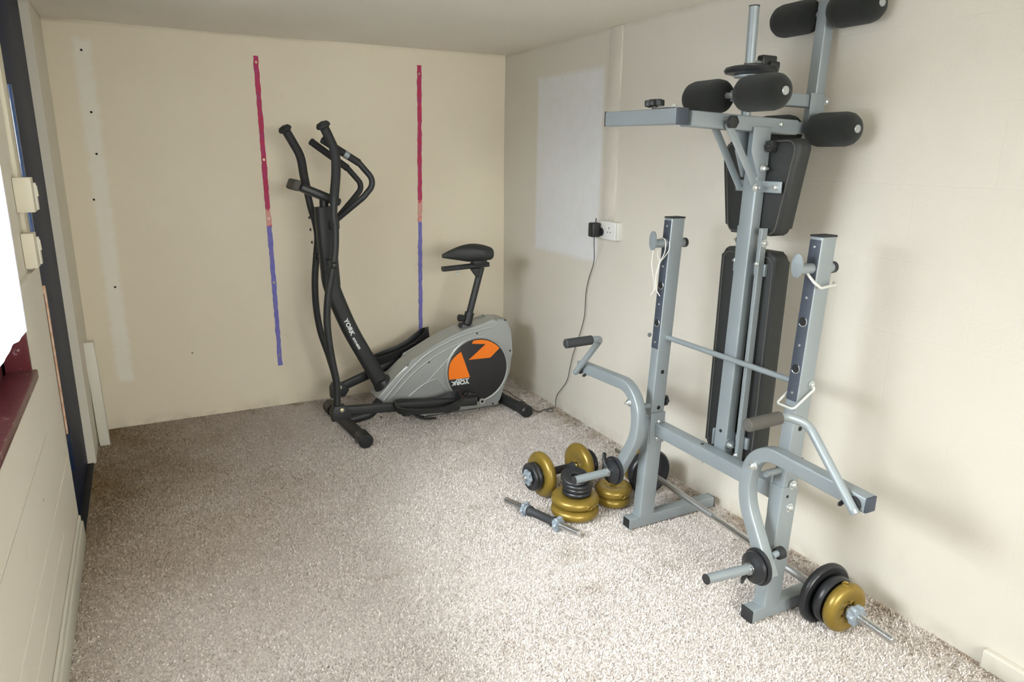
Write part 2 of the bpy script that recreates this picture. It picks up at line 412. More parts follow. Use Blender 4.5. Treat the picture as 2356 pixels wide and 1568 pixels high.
subdiv_plane(0, 0.0, YF-0.1, 0.10, 0, H+0.05, 70, 30, 0.12, 0.006, 8.2, 'wall_right', M_right, 1)
# left wall: near stretch with the window opening, stretch with the navy door, far stretch
WY0, WY1, WZ0, WZ1 = -3.20, -1.70, 0.80, 1.72
bm = bmesh.new(); XO = XL-0.13
add_box(bm, (XO, YF-0.1, 0), (XL, WY0, H+0.03)); add_box(bm, (XO, WY0, 0), (XL, WY1, WZ0)); add_box(bm, (XO, WY0, WZ1), (XL, WY1, H+0.03))
add_box(bm, (XO, WY1, 0), (XL, -1.19, 1.04)); add_box(bm, (XO, WY1, 1.04), (XL-0.013, -1.19, H+0.03)); add_box(bm, (XO, -1.19, 0), (XL-0.05, -0.45, H+0.03)); add_box(bm, (XO, -0.45, 0), (-2.352, 0.02, H+0.03))
wl = tag(obj('wall_left', bm, M_left, smooth=False), kind='structure')
for z_, y1_, m_ in ((0.590, -1.45, M_left), (0.584, -1.62, M_debris), (0.348, -1.22, M_left), (0.230, -1.60, M_left)):
    pts_ = [(XL+0.0004, y_, z_+0.0035*noise.noise(V((y_*3, z_*9, 2)))) for y_ in [YF+(y1_-YF)*i/60 for i in range(61)]]
    bm = bmesh.new(); add_sweep(bm, pts_, rrect(0.003 if m_ is M_debris else 0.012, 0.0025, 0.001, 2), (1, 0, 0)); obj('joint_ridge', bm, m_, wl)
# front wall behind the camera with a wide glazed opening
bm = bmesh.new(); GX0, GX1, GZ0, GZ1 = -2.05, -0.15, 0.25, 1.85
add_box(bm, (XL-0.1, YF-0.12, 0), (GX0, YF, H+0.03)); add_box(bm, (GX1, YF-0.12, 0), (0.1, YF, H+0.03))
add_box(bm, (GX0, YF-0.12, 0), (GX1, YF, GZ0)); add_box(bm, (GX0, YF-0.12, GZ1), (GX1, YF, H+0.03))
tag(obj('wall_front', bm, M_left, smooth=False), kind='structure')
fwn = thing('window_2', None, None, (-1.1, YF-0.06, GZ0), kind='structure')
for a, b in (((GX0, GZ0), (GX0+0.05, GZ1)), ((GX1-0.05, GZ0), (GX1, GZ1)), ((-1.125, GZ0), (-1.075, GZ1)), ((GX0, GZ0), (GX1, GZ0+0.05)), ((GX0, GZ1-0.05), (GX1, GZ1))):
    obj('window_frame', box((a[0], YF-0.09, a[1]), (b[0], YF-0.04, b[1]), 0.003), M_boardw, fwn)
obj('glass', box((GX0+0.05, YF-0.066, GZ0+0.05), (GX1-0.05, YF-0.062, GZ1-0.05)), M_glass, fwn, smooth=False)

# left window: maroon frame, sill, pane
win = thing('window_1', None, None, (XL-0.06, (WY0+WY1)/2, WZ0), kind='structure')
for a, b in (((WY1-0.05, WZ0), (WY1, WZ1)), ((WY0, WZ0), (WY0+0.05, WZ1)), ((WY0, WZ0), (WY1, WZ0+0.13)), ((WY0, WZ1-0.05), (WY1, WZ1)), ((-2.47, WZ0), (-2.43, WZ1))):
    obj('window_frame', box((XL-0.12, a[0], a[1]), (XL-0.06, b[0], b[1]), 0.003), M_maroon, win)
obj('glass', box((XL-0.092, WY0+0.04, WZ0+0.05), (XL-0.088, WY1-0.04, WZ1-0.04)), M_glass, win, smooth=False)
obj('window_sill', box((XL-0.10, WY0-0.06, 0.778), (XL+0.015, WY1+0.006, 0.807), 0.004), M_maroon, win)
obj('jamb_lining', box((XL-0.12, WY1-0.004, WZ0), (XL+0.002, WY1+0.012, 1.45), 0.002), M_maroon, win)

# skirting of the near left wall
sk = thing('baseboard_left', None, None, (XL+0.01, -3.2, 0), kind='structure')
obj('board', box((XL, YF, 0), (XL+0.016, -1.215, 0.086), 0.004), M_boardw, sk)
obj('moulding', box((XL, YF, 0.086), (XL+0.010, -1.22, 0.112), 0.004, 3), M_boardw, sk)

# navy door with a bead coloured as daylight glare, bare batten and kick block
dr = thing('door_1', None, None, (-2.37, -0.82, 0), kind='structure')
obj('door_slab', box((-2.415, -1.188, 0.004), (-2.386, -0.452, H-0.004), 0.002), M_navy, dr)
obj('glare_bead', tube([(-2.379, -1.176, 1.10), (-2.379, -1.176, 1.62)], 0.011, n=12), M_navyg, dr)
obj('bare_wood_batten', box((-2.386, -1.150, 0.40), (-2.366, -1.142, 0.96), 0.001), M_wood, dr)
obj('shadow_gap', box((-2.386, -1.172, 0.38), (-2.372, -1.150, 0.93)), M_card, dr, smooth=False)
obj('kick_block', box((-2.386, -1.15, 0.26), (-2.362, -1.10, 0.41), 0.002), M_navy, dr)
obj('threshold', box((-2.386, -1.186, 0.0), (-2.360, -0.462, 0.010), 0.002), M_dark, dr)
tr = thing('trim_1', None, None, (-2.35, -1.25, 1.02), kind='structure')
obj('board', box((XL-0.014, -1.238, 1.042), (XL-0.009, -1.195, H-0.003), 0.001), M_board, tr)
obj('inner_board', box((XL-0.014, -1.330, 1.042), (XL-0.002, -1.246, H-0.003), 0.001), M_board, tr)
tr = thing('trim_2', None, None, (-2.33, -0.2, 0), kind='structure')
obj('white_batten', box((-2.350, -0.235, 0.0), (-2.305, -0.19, 0.53), 0.002, rot=Matrix.Rotation(-0.02, 3, 'Y')), M_boardw, tr)
tr = thing('trim_3', None, None, (0, -1.15, 1.12), kind='structure')
obj('cable_cover', box((-0.009, -1.20, 1.118), (0.004, -1.105, H), 0.002), M_right, tr)
tr = thing('trim_4', None, None, (0, -3.6, 0), kind='structure')
obj('low_ledge', box((-0.022, -5.19, 0), (0.004, -3.135, 0.060), 0.005, 3), M_right, tr)

# receiver boxes of the old bolts on the door frame
for (z0, z1, y0, y1, xw, lb) in ((1.229, 1.335, -1.39, -1.335, 0.036, 'cream painted timber keep block on the door frame, upper of two'),
                                 (1.056, 1.165, -1.40, -1.335, 0.022, 'cream painted timber keep block on the door frame, lower of two')):
    k = thing('keep_block', lb, 'bolt keep', (XL, (y0+y1)/2, z0), 'painted keep blocks on the door frame')
    obj('block', box((XL-0.012, y0, z0), (XL+xw, y1, z1), 0.002), M_board, k)
    obj('side_plate', box((XL+xw-0.012, y1-0.002, z0+0.004), (XL+xw+0.005, y1+0.024, z1-0.018), 0.002), M_boardw, k)
    obj('notch', prism([(0, 0), (0.020, 0), (0.003, 0.034)], (XL+xw+0.0052, y1+0.002, z1-0.06), (0, 1, 0), (0, 0, 1), 0.003), M_board, k, smooth=False)

# curtain
bm = bmesh.new(); cols = []
NY, NZ = 150, 24
for i in range(NY+1):
    y = -3.32+(i/NY)*(3.32-1.715); row = []
    fold = math.sin(y*52)*0.0010+math.sin(y*23+1)*0.0008
    zb = 0.925+0.020*max(0, min(1, (-1.72-y)/0.25))+0.002*math.sin(y*31)
    for j in range(NZ+1):
        t = j/NZ; z = zb+(1.86-zb)*t
        row.append(bm.verts.new((XL+0.010+fold*(1-0.45*t), y+0.02*(1-t)*math.sin(t*5)*(1 if i > NY-12 else 0)-0.0*t, z)))
    cols.append(row)
for a, b in zip(cols, cols[1:]):
    for j in range(NZ): bm.faces.new((a[j], b[j], b[j+1], a[j+1]))
cu = thing('curtain', 'white sheer curtain hanging over the maroon-framed window', 'curtain', (XL+0.03, -2.45, 1.86))
obj('fabric', bm, M_curt, cu)
obj('curtain_wire', tube([(XL+0.012, -3.36, 1.862), (XL+0.012, -1.70, 1.862)], 0.003, n=8), M_sock, cu)

# carpet pile: hundreds of thousands of twisted tufts, one object
rs = np.random.RandomState(3)
def tufts(x0, x1, y0, y1, step):
    xs = np.arange(x0, x1, step); ys = np.arange(y0, y1, step); X_, Y_ = np.meshgrid(xs, ys); X_ = X_.ravel(); Y_ = Y_.ravel()
    return X_+rs.uniform(-.5, .5, X_.size)*step*1.2, Y_+rs.uniform(-.5, .5, Y_.size)*step*1.2
parts = [tufts(-2.355, -0.006, -2.3, -0.006, 0.0062), tufts(-2.34, -0.006, -4.1, -2.3, 0.0052)]
X_ = np.clip(np.concatenate([p[0] for p in parts]), -2.352, -0.004); Y_ = np.minimum(np.concatenate([p[1] for p in parts]), -0.004)
# keep only what lies in front of the camera
dx = X_+2.0414; dy = Y_+4.0593; keep = (dx*math.sin(YAW)+dy*math.cos(YAW)) > 0.75
keep &= ~((X_ < -2.356) & (Y_ > -1.19) & (Y_ < -0.46)); X_ = X_[keep]; Y_ = Y_[keep]; N = X_.size
ang = rs.uniform(0, 2*PI, N); wd = rs.uniform(0.0016, 0.0030, N); hh = rs.uniform(0.003, 0.0075, N)
la = rs.uniform(0, 2*PI, N); ln = rs.uniform(0.001, 0.006, N)
bx = np.cos(ang)*wd; by = np.sin(ang)*wd; tx = np.cos(la)*ln; ty = np.sin(la)*ln
P = np.empty((N, 4, 3), np.float32)
P[:, 0] = np.stack([X_-bx, Y_-by, np.zeros(N)], -1); P[:, 1] = np.stack([X_+bx, Y_+by, np.zeros(N)], -1)
P[:, 2] = np.stack([np.minimum(X_+bx*.7+tx, -0.002), np.minimum(Y_+by*.7+ty, -0.002), hh], -1)
P[:, 3] = np.stack([np.minimum(X_-bx*.7+tx, -0.002), np.minimum(Y_-by*.7+ty, -0.002), hh*0.9], -1)
P[:, :, 0] = np.maximum(P[:, :, 0], -2.366)
me = bpy.data.meshes.new('carpet_pile'); me.vertices.add(N*4); me.vertices.foreach_set('co', P.ravel())
me.loops.add(N*4); me.loops.foreach_set('vertex_index', np.arange(N*4, dtype=np.int32))
me.polygons.add(N); me.polygons.foreach_set('loop_start', np.arange(0, N*4, 4, dtype=np.int32)); me.polygons.foreach_set('loop_total', np.full(N, 4, np.int32))
me.update(calc_edges=True)
at = me.attributes.new('tone', 'FLOAT', 'FACE'); at.data.foreach_set('value', rs.uniform(0, 1, N).astype(np.float32))
me.materials.append(M_pile); cp = bpy.data.objects.new('carpet_pile', me); COL.objects.link(cp)
tag(cp, 'beige twist-pile carpet covering the whole floor, browner with dirt near the navy door', 'carpet', kind='stuff')

# fluff and crumbs along the frayed carpet edge by the right wall
bm = bmesh.new()
def crumb(x, y, z, s):
    r = bmesh.ops.create_icosphere(bm, subdivisions=1, radius=s)
    for v in r['verts']: v.co = V((v.co.x*random.uniform(.5, 1.6)+x, v.co.y*random.uniform(.5, 1.6)+y, abs(v.co.z)*random.uniform(.3, .9)+z))
for _ in range(420):
    y = random.uniform(-3.9, -0.1); x = -0.012-abs(random.gauss(0, 0.055)); crumb(min(x, -0.012), y, 0.004, random.uniform(0.0015, 0.0052))
for _ in range(90): crumb(random.uniform(-2.3, -0.1), -0.02-abs(random.gauss(0, 0.12)), 0.004, random.uniform(0.0015, 0.004))
for _ in range(120): crumb(random.uniform(-2.3, -0.1), random.uniform(-3.6, -0.2), 0.005, random.uniform(0.001, 0.0032))
tag(obj('carpet_crumbs', bm, M_debris), 'brown crumbs and fluff scattered along the frayed carpet edges', 'debris', kind='stuff')

# painted stripes on the back wall
def stripe(x_top, x_bot, z_top, z_red, z_pink, z_bot, label, holes):
    t = thing('paint_stripe', label, 'paint stripe', ((x_top+x_bot)/2, 0, z_bot), 'two-colour stripes painted on the back wall')
    def xx(z): return x_top+(x_bot-x_top)*(z_top-z)/(z_top-z_bot)
    for nm, z1, z0, m, wd_ in (('crimson_section', z_top, z_red, M_red, 0.0125), ('pink_section', z_red, z_pink, M_pink, 0.0125), ('blue_section', z_pink, z_bot, M_blue, 0.0120)):
        n = max(6, int((z1-z0)/0.012)); L = []; R_ = []
        for i in range(n+1):
            z = z1+(z0-z1)*i/n
            L.append((xx(z)-wd_-0.0035*noise.noise(V((z*38, x_top, 1))), z)); R_.append((xx(z)+wd_+0.0035*noise.noise(V((z*34, x_top, 9))), z))
        poly = L+R_[::-1]; bm = bmesh.new()
        yb = lambda x, z: 0.006*noise.noise(V((x*1.1+5.7, z*1.1, 5.7)))-0.0028
        va = [bm.verts.new((x, yb(x, z), z)) for x, z in L]; vb = [bm.verts.new((x, yb(x, z), z)) for x, z in R_]
        for i in range(n): bm.faces.new((va[i], vb[i], vb[i+1], va[i+1]))
        r = bmesh.ops.extrude_face_region(bm, geom=bm.faces[:])
        bmesh.ops.translate(bm, verts=[g for g in r['geom'] if isinstance(g, bmesh.types.BMVert)], vec=(0, 0.004, 0))
        obj(nm, bm, m, t, smooth=False)
    for z in holes:
        y_ = 0.006*noise.noise(V((xx(z)*1.1+5.7, z*1.1, 5.7)))-0.003
        bm = bmesh.new(); add_lathe(bm, [(0.002, 0), (0.006, 0), (0.006, 0.0012), (0.002, 0.0012)], (xx(z), y_, z), (0, -1, 0), 14)
        add_lathe(bm, [(0, 0), (0.0028, 0), (0.0028, 0.0015), (0, 0.0015)], (xx(z), y_, z), (0, -1, 0), 10, 1)
        obj('screw_hole', bm, [M_brass, M_dark], t)
stripe(-1.434, -1.425, 1.896, 1.123, 1.029, 0.239, 'crimson and blue vertical paint stripe left of the exercise bike handles', (1.865, 1.38, 1.07, 0.72, 0.30))
stripe(-0.548, -0.574, 1.906, 1.154, 1.026, 0.262, 'crimson and blue vertical paint stripe between the bike handles and its saddle', (1.86, 1.085))

wb = bpy.data.objects['wall_back']
for x_, z_ in ((-2.208, 1.868), (-2.201, 1.593), (-2.202, 1.401), (-2.198, 0.750), (-2.239, 1.185)):
    obj('nail_hole', lathe([(0, 0), (0.0055, 0), (0.0045, 0.0012), (0, 0.0012)], (x_, 0.006*noise.noise(V((x_*1.1+5.7, z_*1.1, 5.7)))-0.0006, z_), (0, -1, 0), 10), M_dark, wb)
# ================================================================== ELLIPTICAL BIKE
YC = -0.53
el = thing('elliptical_trainer', 'black and silver elliptical exercise bike with saddle standing in the far corner', 'exercise bike', (-0.70, YC, 0))
def XZ(y, L): return [(x, y, z) for x, z in L]
near = [(-1.040, 0.172), (-0.95, 0.262), (-0.874, 0.333), (-0.84, 0.345), (-0.775, 0.392), (-0.703, 0.429), (-0.62, 0.463), (-0.528, 0.494), (-0.44, 0.512), (-0.361, 0.520), (-0.339, 0.534), (-0.285, 0.528), (-0.264, 0.512),
        (-0.252, 0.466), (-0.243, 0.39), (-0.239, 0.324), (-0.243, 0.265), (-0.255, 0.219), (-0.272, 0.155), (-0.300, 0.105), (-0.336, 0.055), (-0.312, 0.020), (-0.759, 0.022), (-0.765, 0.040), (-0.868, 0.062), (-0.93, 0.088), (-0.986, 0.119)]
bm = prism(near, (0, -0.60, 0), (1, 0, 0), (0, 0, 1), -0.14, 0.016, 4)
obj('shroud', bm, M_silverp, el)
obj('base_plate', box((-0.80, -0.575, 0.012), (-0.30, -0.485, 0.030), 0.003), M_blk, el)
def ridge(pts, r, y=-0.6005, nm='shroud_ridge', m=None):
    bm = bmesh.new(); add_sweep(bm, [(p[0], y, p[1]) for p in smooth_path([(a, b, 0) for a, b in pts], 6)], [(a, b*0.7) for a, b in circ(r, 8)], (0, 1, 0)); return obj(nm, bm, m or M_silverp, el)
CX, CZ, RD = -0.4595, 0.2528, 0.185
ridge([(-1.005, 0.155), (-0.92, 0.245), (-0.84, 0.318), (-0.76, 0.378), (-0.66, 0.425), (-0.55, 0.462), (-0.43, 0.486), (-0.355, 0.494), (-0.335, 0.510)], 0.0085)
ridge([(-0.985, 0.140), (-0.90, 0.225), (-0.82, 0.295), (-0.73, 0.352), (-0.63, 0.398), (-0.53, 0.43), (-0.40, 0.452)], 0.0060)
ridge([(-0.865, 0.155), (-0.80, 0.200), (-0.735, 0.228), (-0.70, 0.230), (-0.668, 0.190), (-0.64, 0.150)], 0.0065)
ridge([(-0.765, 0.216), (-0.71, 0.268), (-0.655, 0.32), (-0.60, 0.362), (-0.56, 0.385)], 0.0060)
# disc
obj('disc_rim', lathe([(RD-0.004, -0.002), (RD+0.008, -0.002), (RD+0.010, 0.004), (RD+0.004, 0.007), (RD-0.004, 0.004)], (CX, -0.60, CZ), (0, -1, 0), 64), M_silverp, el)
dsc = obj('disc', lathe([(0, -0.002), (RD, -0.002), (RD, 0.003), (RD-0.006, 0.0045), (0, 0.0055)], (CX, -0.60, CZ), (0, -1, 0), 72), M_disc, el)
def duv(px, py): return ((px-1525)/252*RD, -(py-840)/269*RD)
YD = -0.6062
def circ_arc(c0, c1, p0, p1, rr, n=14):
    a0 = math.atan2(p0[1], p0[0]); a1 = math.atan2(p1[1], p1[0])
    if a1-a0 > PI: a1 -= 2*PI
    if a0-a1 > PI: a1 += 2*PI
    r0, r1 = math.hypot(*p0), math.hypot(*p1)
    rad = lambda t: (r0+(r1-r0)*min(1, t*2.2)) if rr is None else rr
    return [(rad(i/n)*math.cos(a0+(a1-a0)*i/n), rad(i/n)*math.sin(a0+(a1-a0)*i/n)) for i in range(n+1)]
rr = RD*0.955
pA, pB, pC = duv(1388, 668), duv(1290, 890), duv(1460, 890)
poly = [pC, pA]+circ_arc(0, 0, pA, pB, None)[1:]
obj('orange_wedge', prism(poly, (CX, YD, CZ), (1, 0, 0), (0, 0, 1), -0.001), M_orange, dsc, smooth=False)
pD, pE, pF, pG, pH = duv(1475, 612), duv(1720, 665), duv(1630, 747), duv(1450, 743), duv(1590, 628)
poly = circ_arc(0, 0, duv(1490, 600), pE, rr*0.99)+[pF, pG, pH, pD]
obj('orange_band', prism(poly[::-1], (CX, YD, CZ), (1, 0, 0), (0, 0, 1), 0.001), M_orange, dsc, smooth=False)
# lettering printed upside down on the disc (rotated with the crank)
a = duv(1450, 908); place_text('YORK', 0.0335, (CX+a[0], YD-0.0004, CZ+a[1]), (-1, 0, 0), (0, 0, -1), dsc, 'lettering', M_white, 0.0012, 1.15)
a = duv(1450, 893); place_text('FITNESS', 0.0110, (CX+a[0], YD-0.0004, CZ+a[1]), (-1, 0, 0), (0, 0, -1), dsc, 'lettering', M_white, 0.0003, 2.0)
for px, py in ((1757, 447), (1522, 533), (1133, 722), (1803, 712), (1745, 992), (1657, 1152), (1160, 1228), (757, 1115)):
    u, v = (px-1525)/252*RD, -(py-840)/269*RD
    obj('screw', lathe([(0, 0.0), (0.0055, 0.0), (0.0055, 0.0012), (0, 0.0016)], (CX+u, -0.6015, CZ+v), (0, -1, 0), 12), M_blk, el)
# mast
bm = bmesh.new()
mp = smooth_path([(-0.960, YC, 0.165), (-1.005, YC, 0.251), (-1.080, YC, 0.400), (-1.150, YC, 0.545), (-1.205, YC, 0.690), (-1.235, YC, 0.79), (-1.240, YC, 0.87)], 6)
add_sweep(bm, mp, rrect(0.082, 0.060, 0.026, 5), (0, 1, 0)); mast = obj('lower_mast', bm, M_blkp, el)
obj('mast_collar', lathe([(0.030, 0), (0.053, 0), (0.056, 0.014), (0.046, 0.05), (0.036, 0.055)], (-0.975, YC, 0.205), (-0.36, 0, 0.93), 28), M_blk, el)
bm = bmesh.new(); add_sweep(bm, [(-1.226, YC, 0.77), (-1.236, YC, 0.86), (-1.242, YC, 1.0), (-1.247, YC, 1.165)], rrect(0.092, 0.070, 0.028, 5), (0, 1, 0), scale=[0.86, 0.98, 1.0, 1.02]); obj('upper_mast', bm, M_blkp, el)
# YORK FITNESS down the mast
ed = V((0.42, 0, -0.905)).normalized(); eu = V((0.905, 0, 0.42)).normalized()
place_text('YORK', 0.031, V((-1.186, YC-0.0312, 0.600)), V((0.37, 0, -0.93)), V((0.93, 0, 0.37)), mast, 'lettering', M_white, 0.0011, 1.10)
place_text('FITNESS', 0.0150, V((-1.147, YC-0.0312, 0.500)), V((0.46, 0, -0.89)), V((0.89, 0, 0.46)), mast, 'lettering', M_white, 0.0005, 1.35)
obj('sticker', box((-0.020, -0.001, -0.024), (0.020, 0.001, 0.024), rot=Matrix.Rotation(0.35, 3, 'Y')), M_silverp, mast, smooth=False).location = V((-1.030, YC-0.0315, 0.285))-V(ORG[el.name])
for x, z in ((-1.045, 0.385), (-1.025, 0.345)): bolt(el, (x, YC-0.030, z), (0, -1, 0), 0.003, 'rivet', M_blk, nut=False)
for x, z in ((-1.108, 0.405), (-1.082, 0.352)): bolt(el, (x, YC-0.01, z), (-0.9, 0, -0.4), 0.0065, m=M_blk)
# frame under the shroud and both stabiliser feet
obj('front_frame', tube([(-0.985, YC, 0.145), (-1.065, YC, 0.065), (-1.175, YC, 0.050)], 0.028, 0.05), M_blkp, el)
for nm, x, y0, y1, r in (('front_stabiliser', -1.19, -0.815, -0.245, 0.031), ('rear_stabiliser', -0.265, -0.785, -0.29, 0.030)):
    f = obj(nm, tube([(x+(0.02 if nm[0] == 'f' else 0.02), y0+0.03, r+0.004), (x-(0.02 if nm[0] == 'f' else 0.025), y1-0.03, r+0.004)], r, n=20), M_blkp, el)
    for yy, s, xo in ((y0, -1, 0.02), (y1, 1, -0.02)):
        obj('foot_cap', lathe([(0, -0.075), (r+0.0035, -0.075), (r+0.006, -0.02), (r+0.006, 0.015), (r-0.002, 0.024), (0, 0.025)], (x+xo, yy, r+0.0065), (0, s, 0), 24), M_blk, f)
obj('rear_frame', tube([(-0.36, YC, 0.07), (-0.27, YC, 0.045)], 0.026), M_blkp, el)
# moving arms
def arm(y, pts, name, bolt_at, ys):
    bm = bmesh.new(); add_sweep(bm, smooth_path(XZ(y, pts), 7), circ(0.0175, 16)); a = obj(name, bm, M_blkp, el)
    top = V((pts[-1][0], y, pts[-1][1])); d = (top-V((pts[-2][0], y, pts[-2][1]))).normalized()
    obj('end_knob', lathe([(0.018, -0.012), (0.032, -0.004), (0.033, 0.006), (0.024, 0.018), (0, 0.023)], top, d, 24), M_rub, a)
    # foam grip over the upper part
    bm = bmesh.new(); add_sweep(bm, smooth_path(XZ(y, pts[-5:]), 7), circ(0.0215, 18)); obj('foam_grip', bm, M_rub, a)
    bm = bmesh.new(); add_lathe(bm, [(0, 0), (0.016, 0), (0.016, 0.018), (0.010, 0.026), (0, 0.028)], (bolt_at[0], y-0.010, bolt_at[1]), (0, -1, 0), 16); obj('pivot_cap', bm, M_blk, a)
    return a
YN, YFa = -0.70, -0.36
import sys
nearp = [(-1.282, 0.150), (-1.272, 0.235), (-1.272, 0.33), (-1.287, 0.44), (-1.298, 0.55), (-1.300, 0.65), (-1.288, 0.76), (-1.262, 0.88), (-1.245, 0.97), (-1.238, 1.08), (-1.243, 1.13), (-1.236, 1.22), (-1.222, 1.33), (-1.222, 1.42), (-1.245, 1.485), (-1.268, 1.535)]
farp = [(-1.190, 0.13), (-1.195, 0.22), (-1.225, 0.36), (-1.262, 0.50), (-1.278, 0.64), (-1.276, 0.78), (-1.262, 0.90), (-1.250, 1.00), (-1.258, 1.08), (-1.275, 1.15), (-1.290, 1.24), (-1.300, 1.31), (-1.312, 1.40), (-1.345, 1.47), (-1.375, 1.525)]
arm(YN, nearp, 'moving_arm', (-1.258, 0.905), 1); arm(YFa, farp, 'moving_arm', (-1.258, 0.905), 1)
obj('arm_axle', tube([(-1.250, YFa-0.02, 0.905), (-1.250, YN+0.01, 0.905)], 0.011), M_blk, el)
for x, z in ((-1.283, 1.10), (-1.281, 1.04), (-1.277, 0.975)): bolt(el, (x, YFa-0.0, z), (-1, 0, 0), 0.006, m=M_blk, nut=False)
# foot links
def link(y, a, b, name, ped):
    bm = sqtube([(a[0], y, a[1]), (b[0], y, b[1])], 0.050, 0.032, (0, 1, 0), r=0.012); l = obj(name, bm, M_blkp, el)
    obj('link_bracket', prism([(-0.045, -0.045), (0.03, -0.045), (0.055, -0.01), (0.02, 0.03), (-0.03, 0.035), (-0.045, 0.01)], (a[0], y-0.027, a[1]), (1, 0, 0), (0, 0, 1), -0.054, 0.006), M_blkp, l)
    obj('pivot_bolt', lathe([(0, 0), (0.010, 0), (0.010, 0.004), (0.006, 0.006), (0, 0.0065)], (a[0]+0.004, y-0.027, a[1]+0.012), (0, -1, 0), 18), M_brass, l)
    d = (V((b[0], y, b[1]))-V((a[0], y, a[1]))).normalized(); up_ = V((-d.z, 0, d.x))
    if up_.z < 0: up_ = -up_
    yo = -0.045 if y < YC else 0.045
    o = V((ped[0], y+yo, ped[1]))
    # pedal tray: floor + rim
    Rm = Matrix((d, V((0, 1, 0)), up_)).transposed()
    bm = bmesh.new()
    Lh, Wh = 0.185, 0.068
    oval = [(Lh*math.copysign(abs(math.cos(t))**0.55, math.cos(t)), Wh*math.copysign(abs(math.sin(t))**0.55, math.sin(t))) for t in [2*PI*i/40 for i in range(40)]]
    lo_ = []; hi_ = []; inn = []; fl = []
    for x, yy in oval:
        hz = 0.026+0.030*max(0, -yo/abs(yo)*-1*yy/Wh if False else (1 if x > 0.06 else 0)*((x-0.06)/0.12))+0.012*(abs(x)/Lh)
        if (yy*yo) < 0: hz += 0.016
        for lst, k, z in ((lo_, 0.93, 0.0), (hi_, 1.02, hz), (inn, 0.95, hz), (fl, 0.88, 0.006)):
            lst.append(bm.verts.new(o+Rm@V((x*k, yy*k, z))))
    n = 40
    for A, B in ((lo_, hi_), (hi_, inn), (inn, fl)):
        for i in range(n): bm.faces.new((A[i], A[(i+1) % n], B[(i+1) % n], B[i]))
    bm.faces.new(fl); bm.faces.new(lo_[::-1])
    p = obj('pedal', bm, M_blk, l, angle=50)
    for s in (-0.12, 0.11): obj('pedal_foot', lathe([(0, 0), (0.020, 0), (0.022, 0.02), (0, 0.022)], o+Rm@V((s, 0.0, -0.001)), -up_, 16), M_blk, p)
    return l
link(YN-0.005, (-1.262, 0.172), (-0.515, 0.112), 'foot_link', (-0.812, 0.122))
link(YFa, (-1.185, 0.175), (-0.60, 0.372), 'foot_link', (-0.80, 0.325))
# crank
def crank(y, hub, end):
    bm = bmesh.new(); poly = [(hub[0], hub[1]+0.03), (end[0], end[1]+0.022), (end[0]+0.020, end[1]), (end[0], end[1]-0.022), (hub[0], hub[1]-0.03), (hub[0]-0.022, hub[1])]
    s = 1
    add_prism(bm, poly, (0, y, 0), (1, 0, 0), (0, 0, 1), -0.02*s, 0.004); return bm
cr_ = obj('crank', crank(-0.655, (-0.535, 0.118), (-0.492, 0.114)), M_blk, el)
obj('crank_axle', tube([(-0.492, -0.62, 0.114), (-0.492, -0.735, 0.114)], 0.014), M_blk, cr_)
obj('axle_end', lathe([(0, 0), (0.017, 0), (0.017, 0.008), (0.009, 0.008), (0.009, 0.005), (0, 0.005)], (-0.492, -0.728, 0.114), (0, -1, 0), 20), M_zinc, cr_)
bm = bmesh.new(); add_lathe(bm, [(0.020, 0), (0.034, 0.0), (0.034, 0.02), (0.026, 0.028), (0, 0.03)], (-0.530, -0.615, 0.112), (0, -1, 0), 28); obj('crank_hub', bm, M_blk, el)
obj('crank_arm', box((-0.60, -0.66, 0.090), (-0.50, -0.64, 0.128), 0.006), M_blk, el)
obj('far_crank', prism([(-0.62, 0.30), (-0.58, 0.40), (-0.615, 0.415), (-0.66, 0.37)], (0, -0.40, 0), (1, 0, 0), (0, 0, 1), -0.02, 0.004), M_blk, el)
# fixed handlebars: one bent bar per side
for s, dy_, pts in ((1, -0.125, [(-1.225, 1.085), (-1.085, 1.215), (-1.022, 1.285), (-1.10, 1.375), (-1.262, 1.475)]), (-1, 0.125, [(-1.205, 1.075), (-1.065, 1.195), (-1.012, 1.255), (-1.09, 1.345), (-1.262, 1.470)])):
    P3 = [(pts[0][0], YC+0.3*dy_, pts[0][1])]+[(x, YC+dy_, z) for x, z in pts[1:]]
    h = obj('fixed_handlebar', tube(P3, 0.0145, [0, 0.10, 0.055, 0.055, 0] if False else 0.06, 16), M_blkp, el)
    obj('handlebar_grip', tube([P3[3], P3[4]], 0.0175, n=16), M_rub, h)
    obj('grip_cap', lathe([(0.0175, -0.004), (0.0185, 0), (0.015, 0.008), (0, 0.011)], P3[4], (V(P3[4])-V(P3[3])).normalized(), 18), M_rub, h)
    if s == 1:
        d = (V(P3[4])-V(P3[3])); obj('grip_sleeve', tube([V(P3[3])+d*0.30, V(P3[3])+d*0.42], 0.0185, n=16), M_silver, h)
obj('handlebar_clamp', box((-1.235, YC-0.05, 1.055), (-1.185, YC+0.05, 1.11), 0.01), M_blk, el)
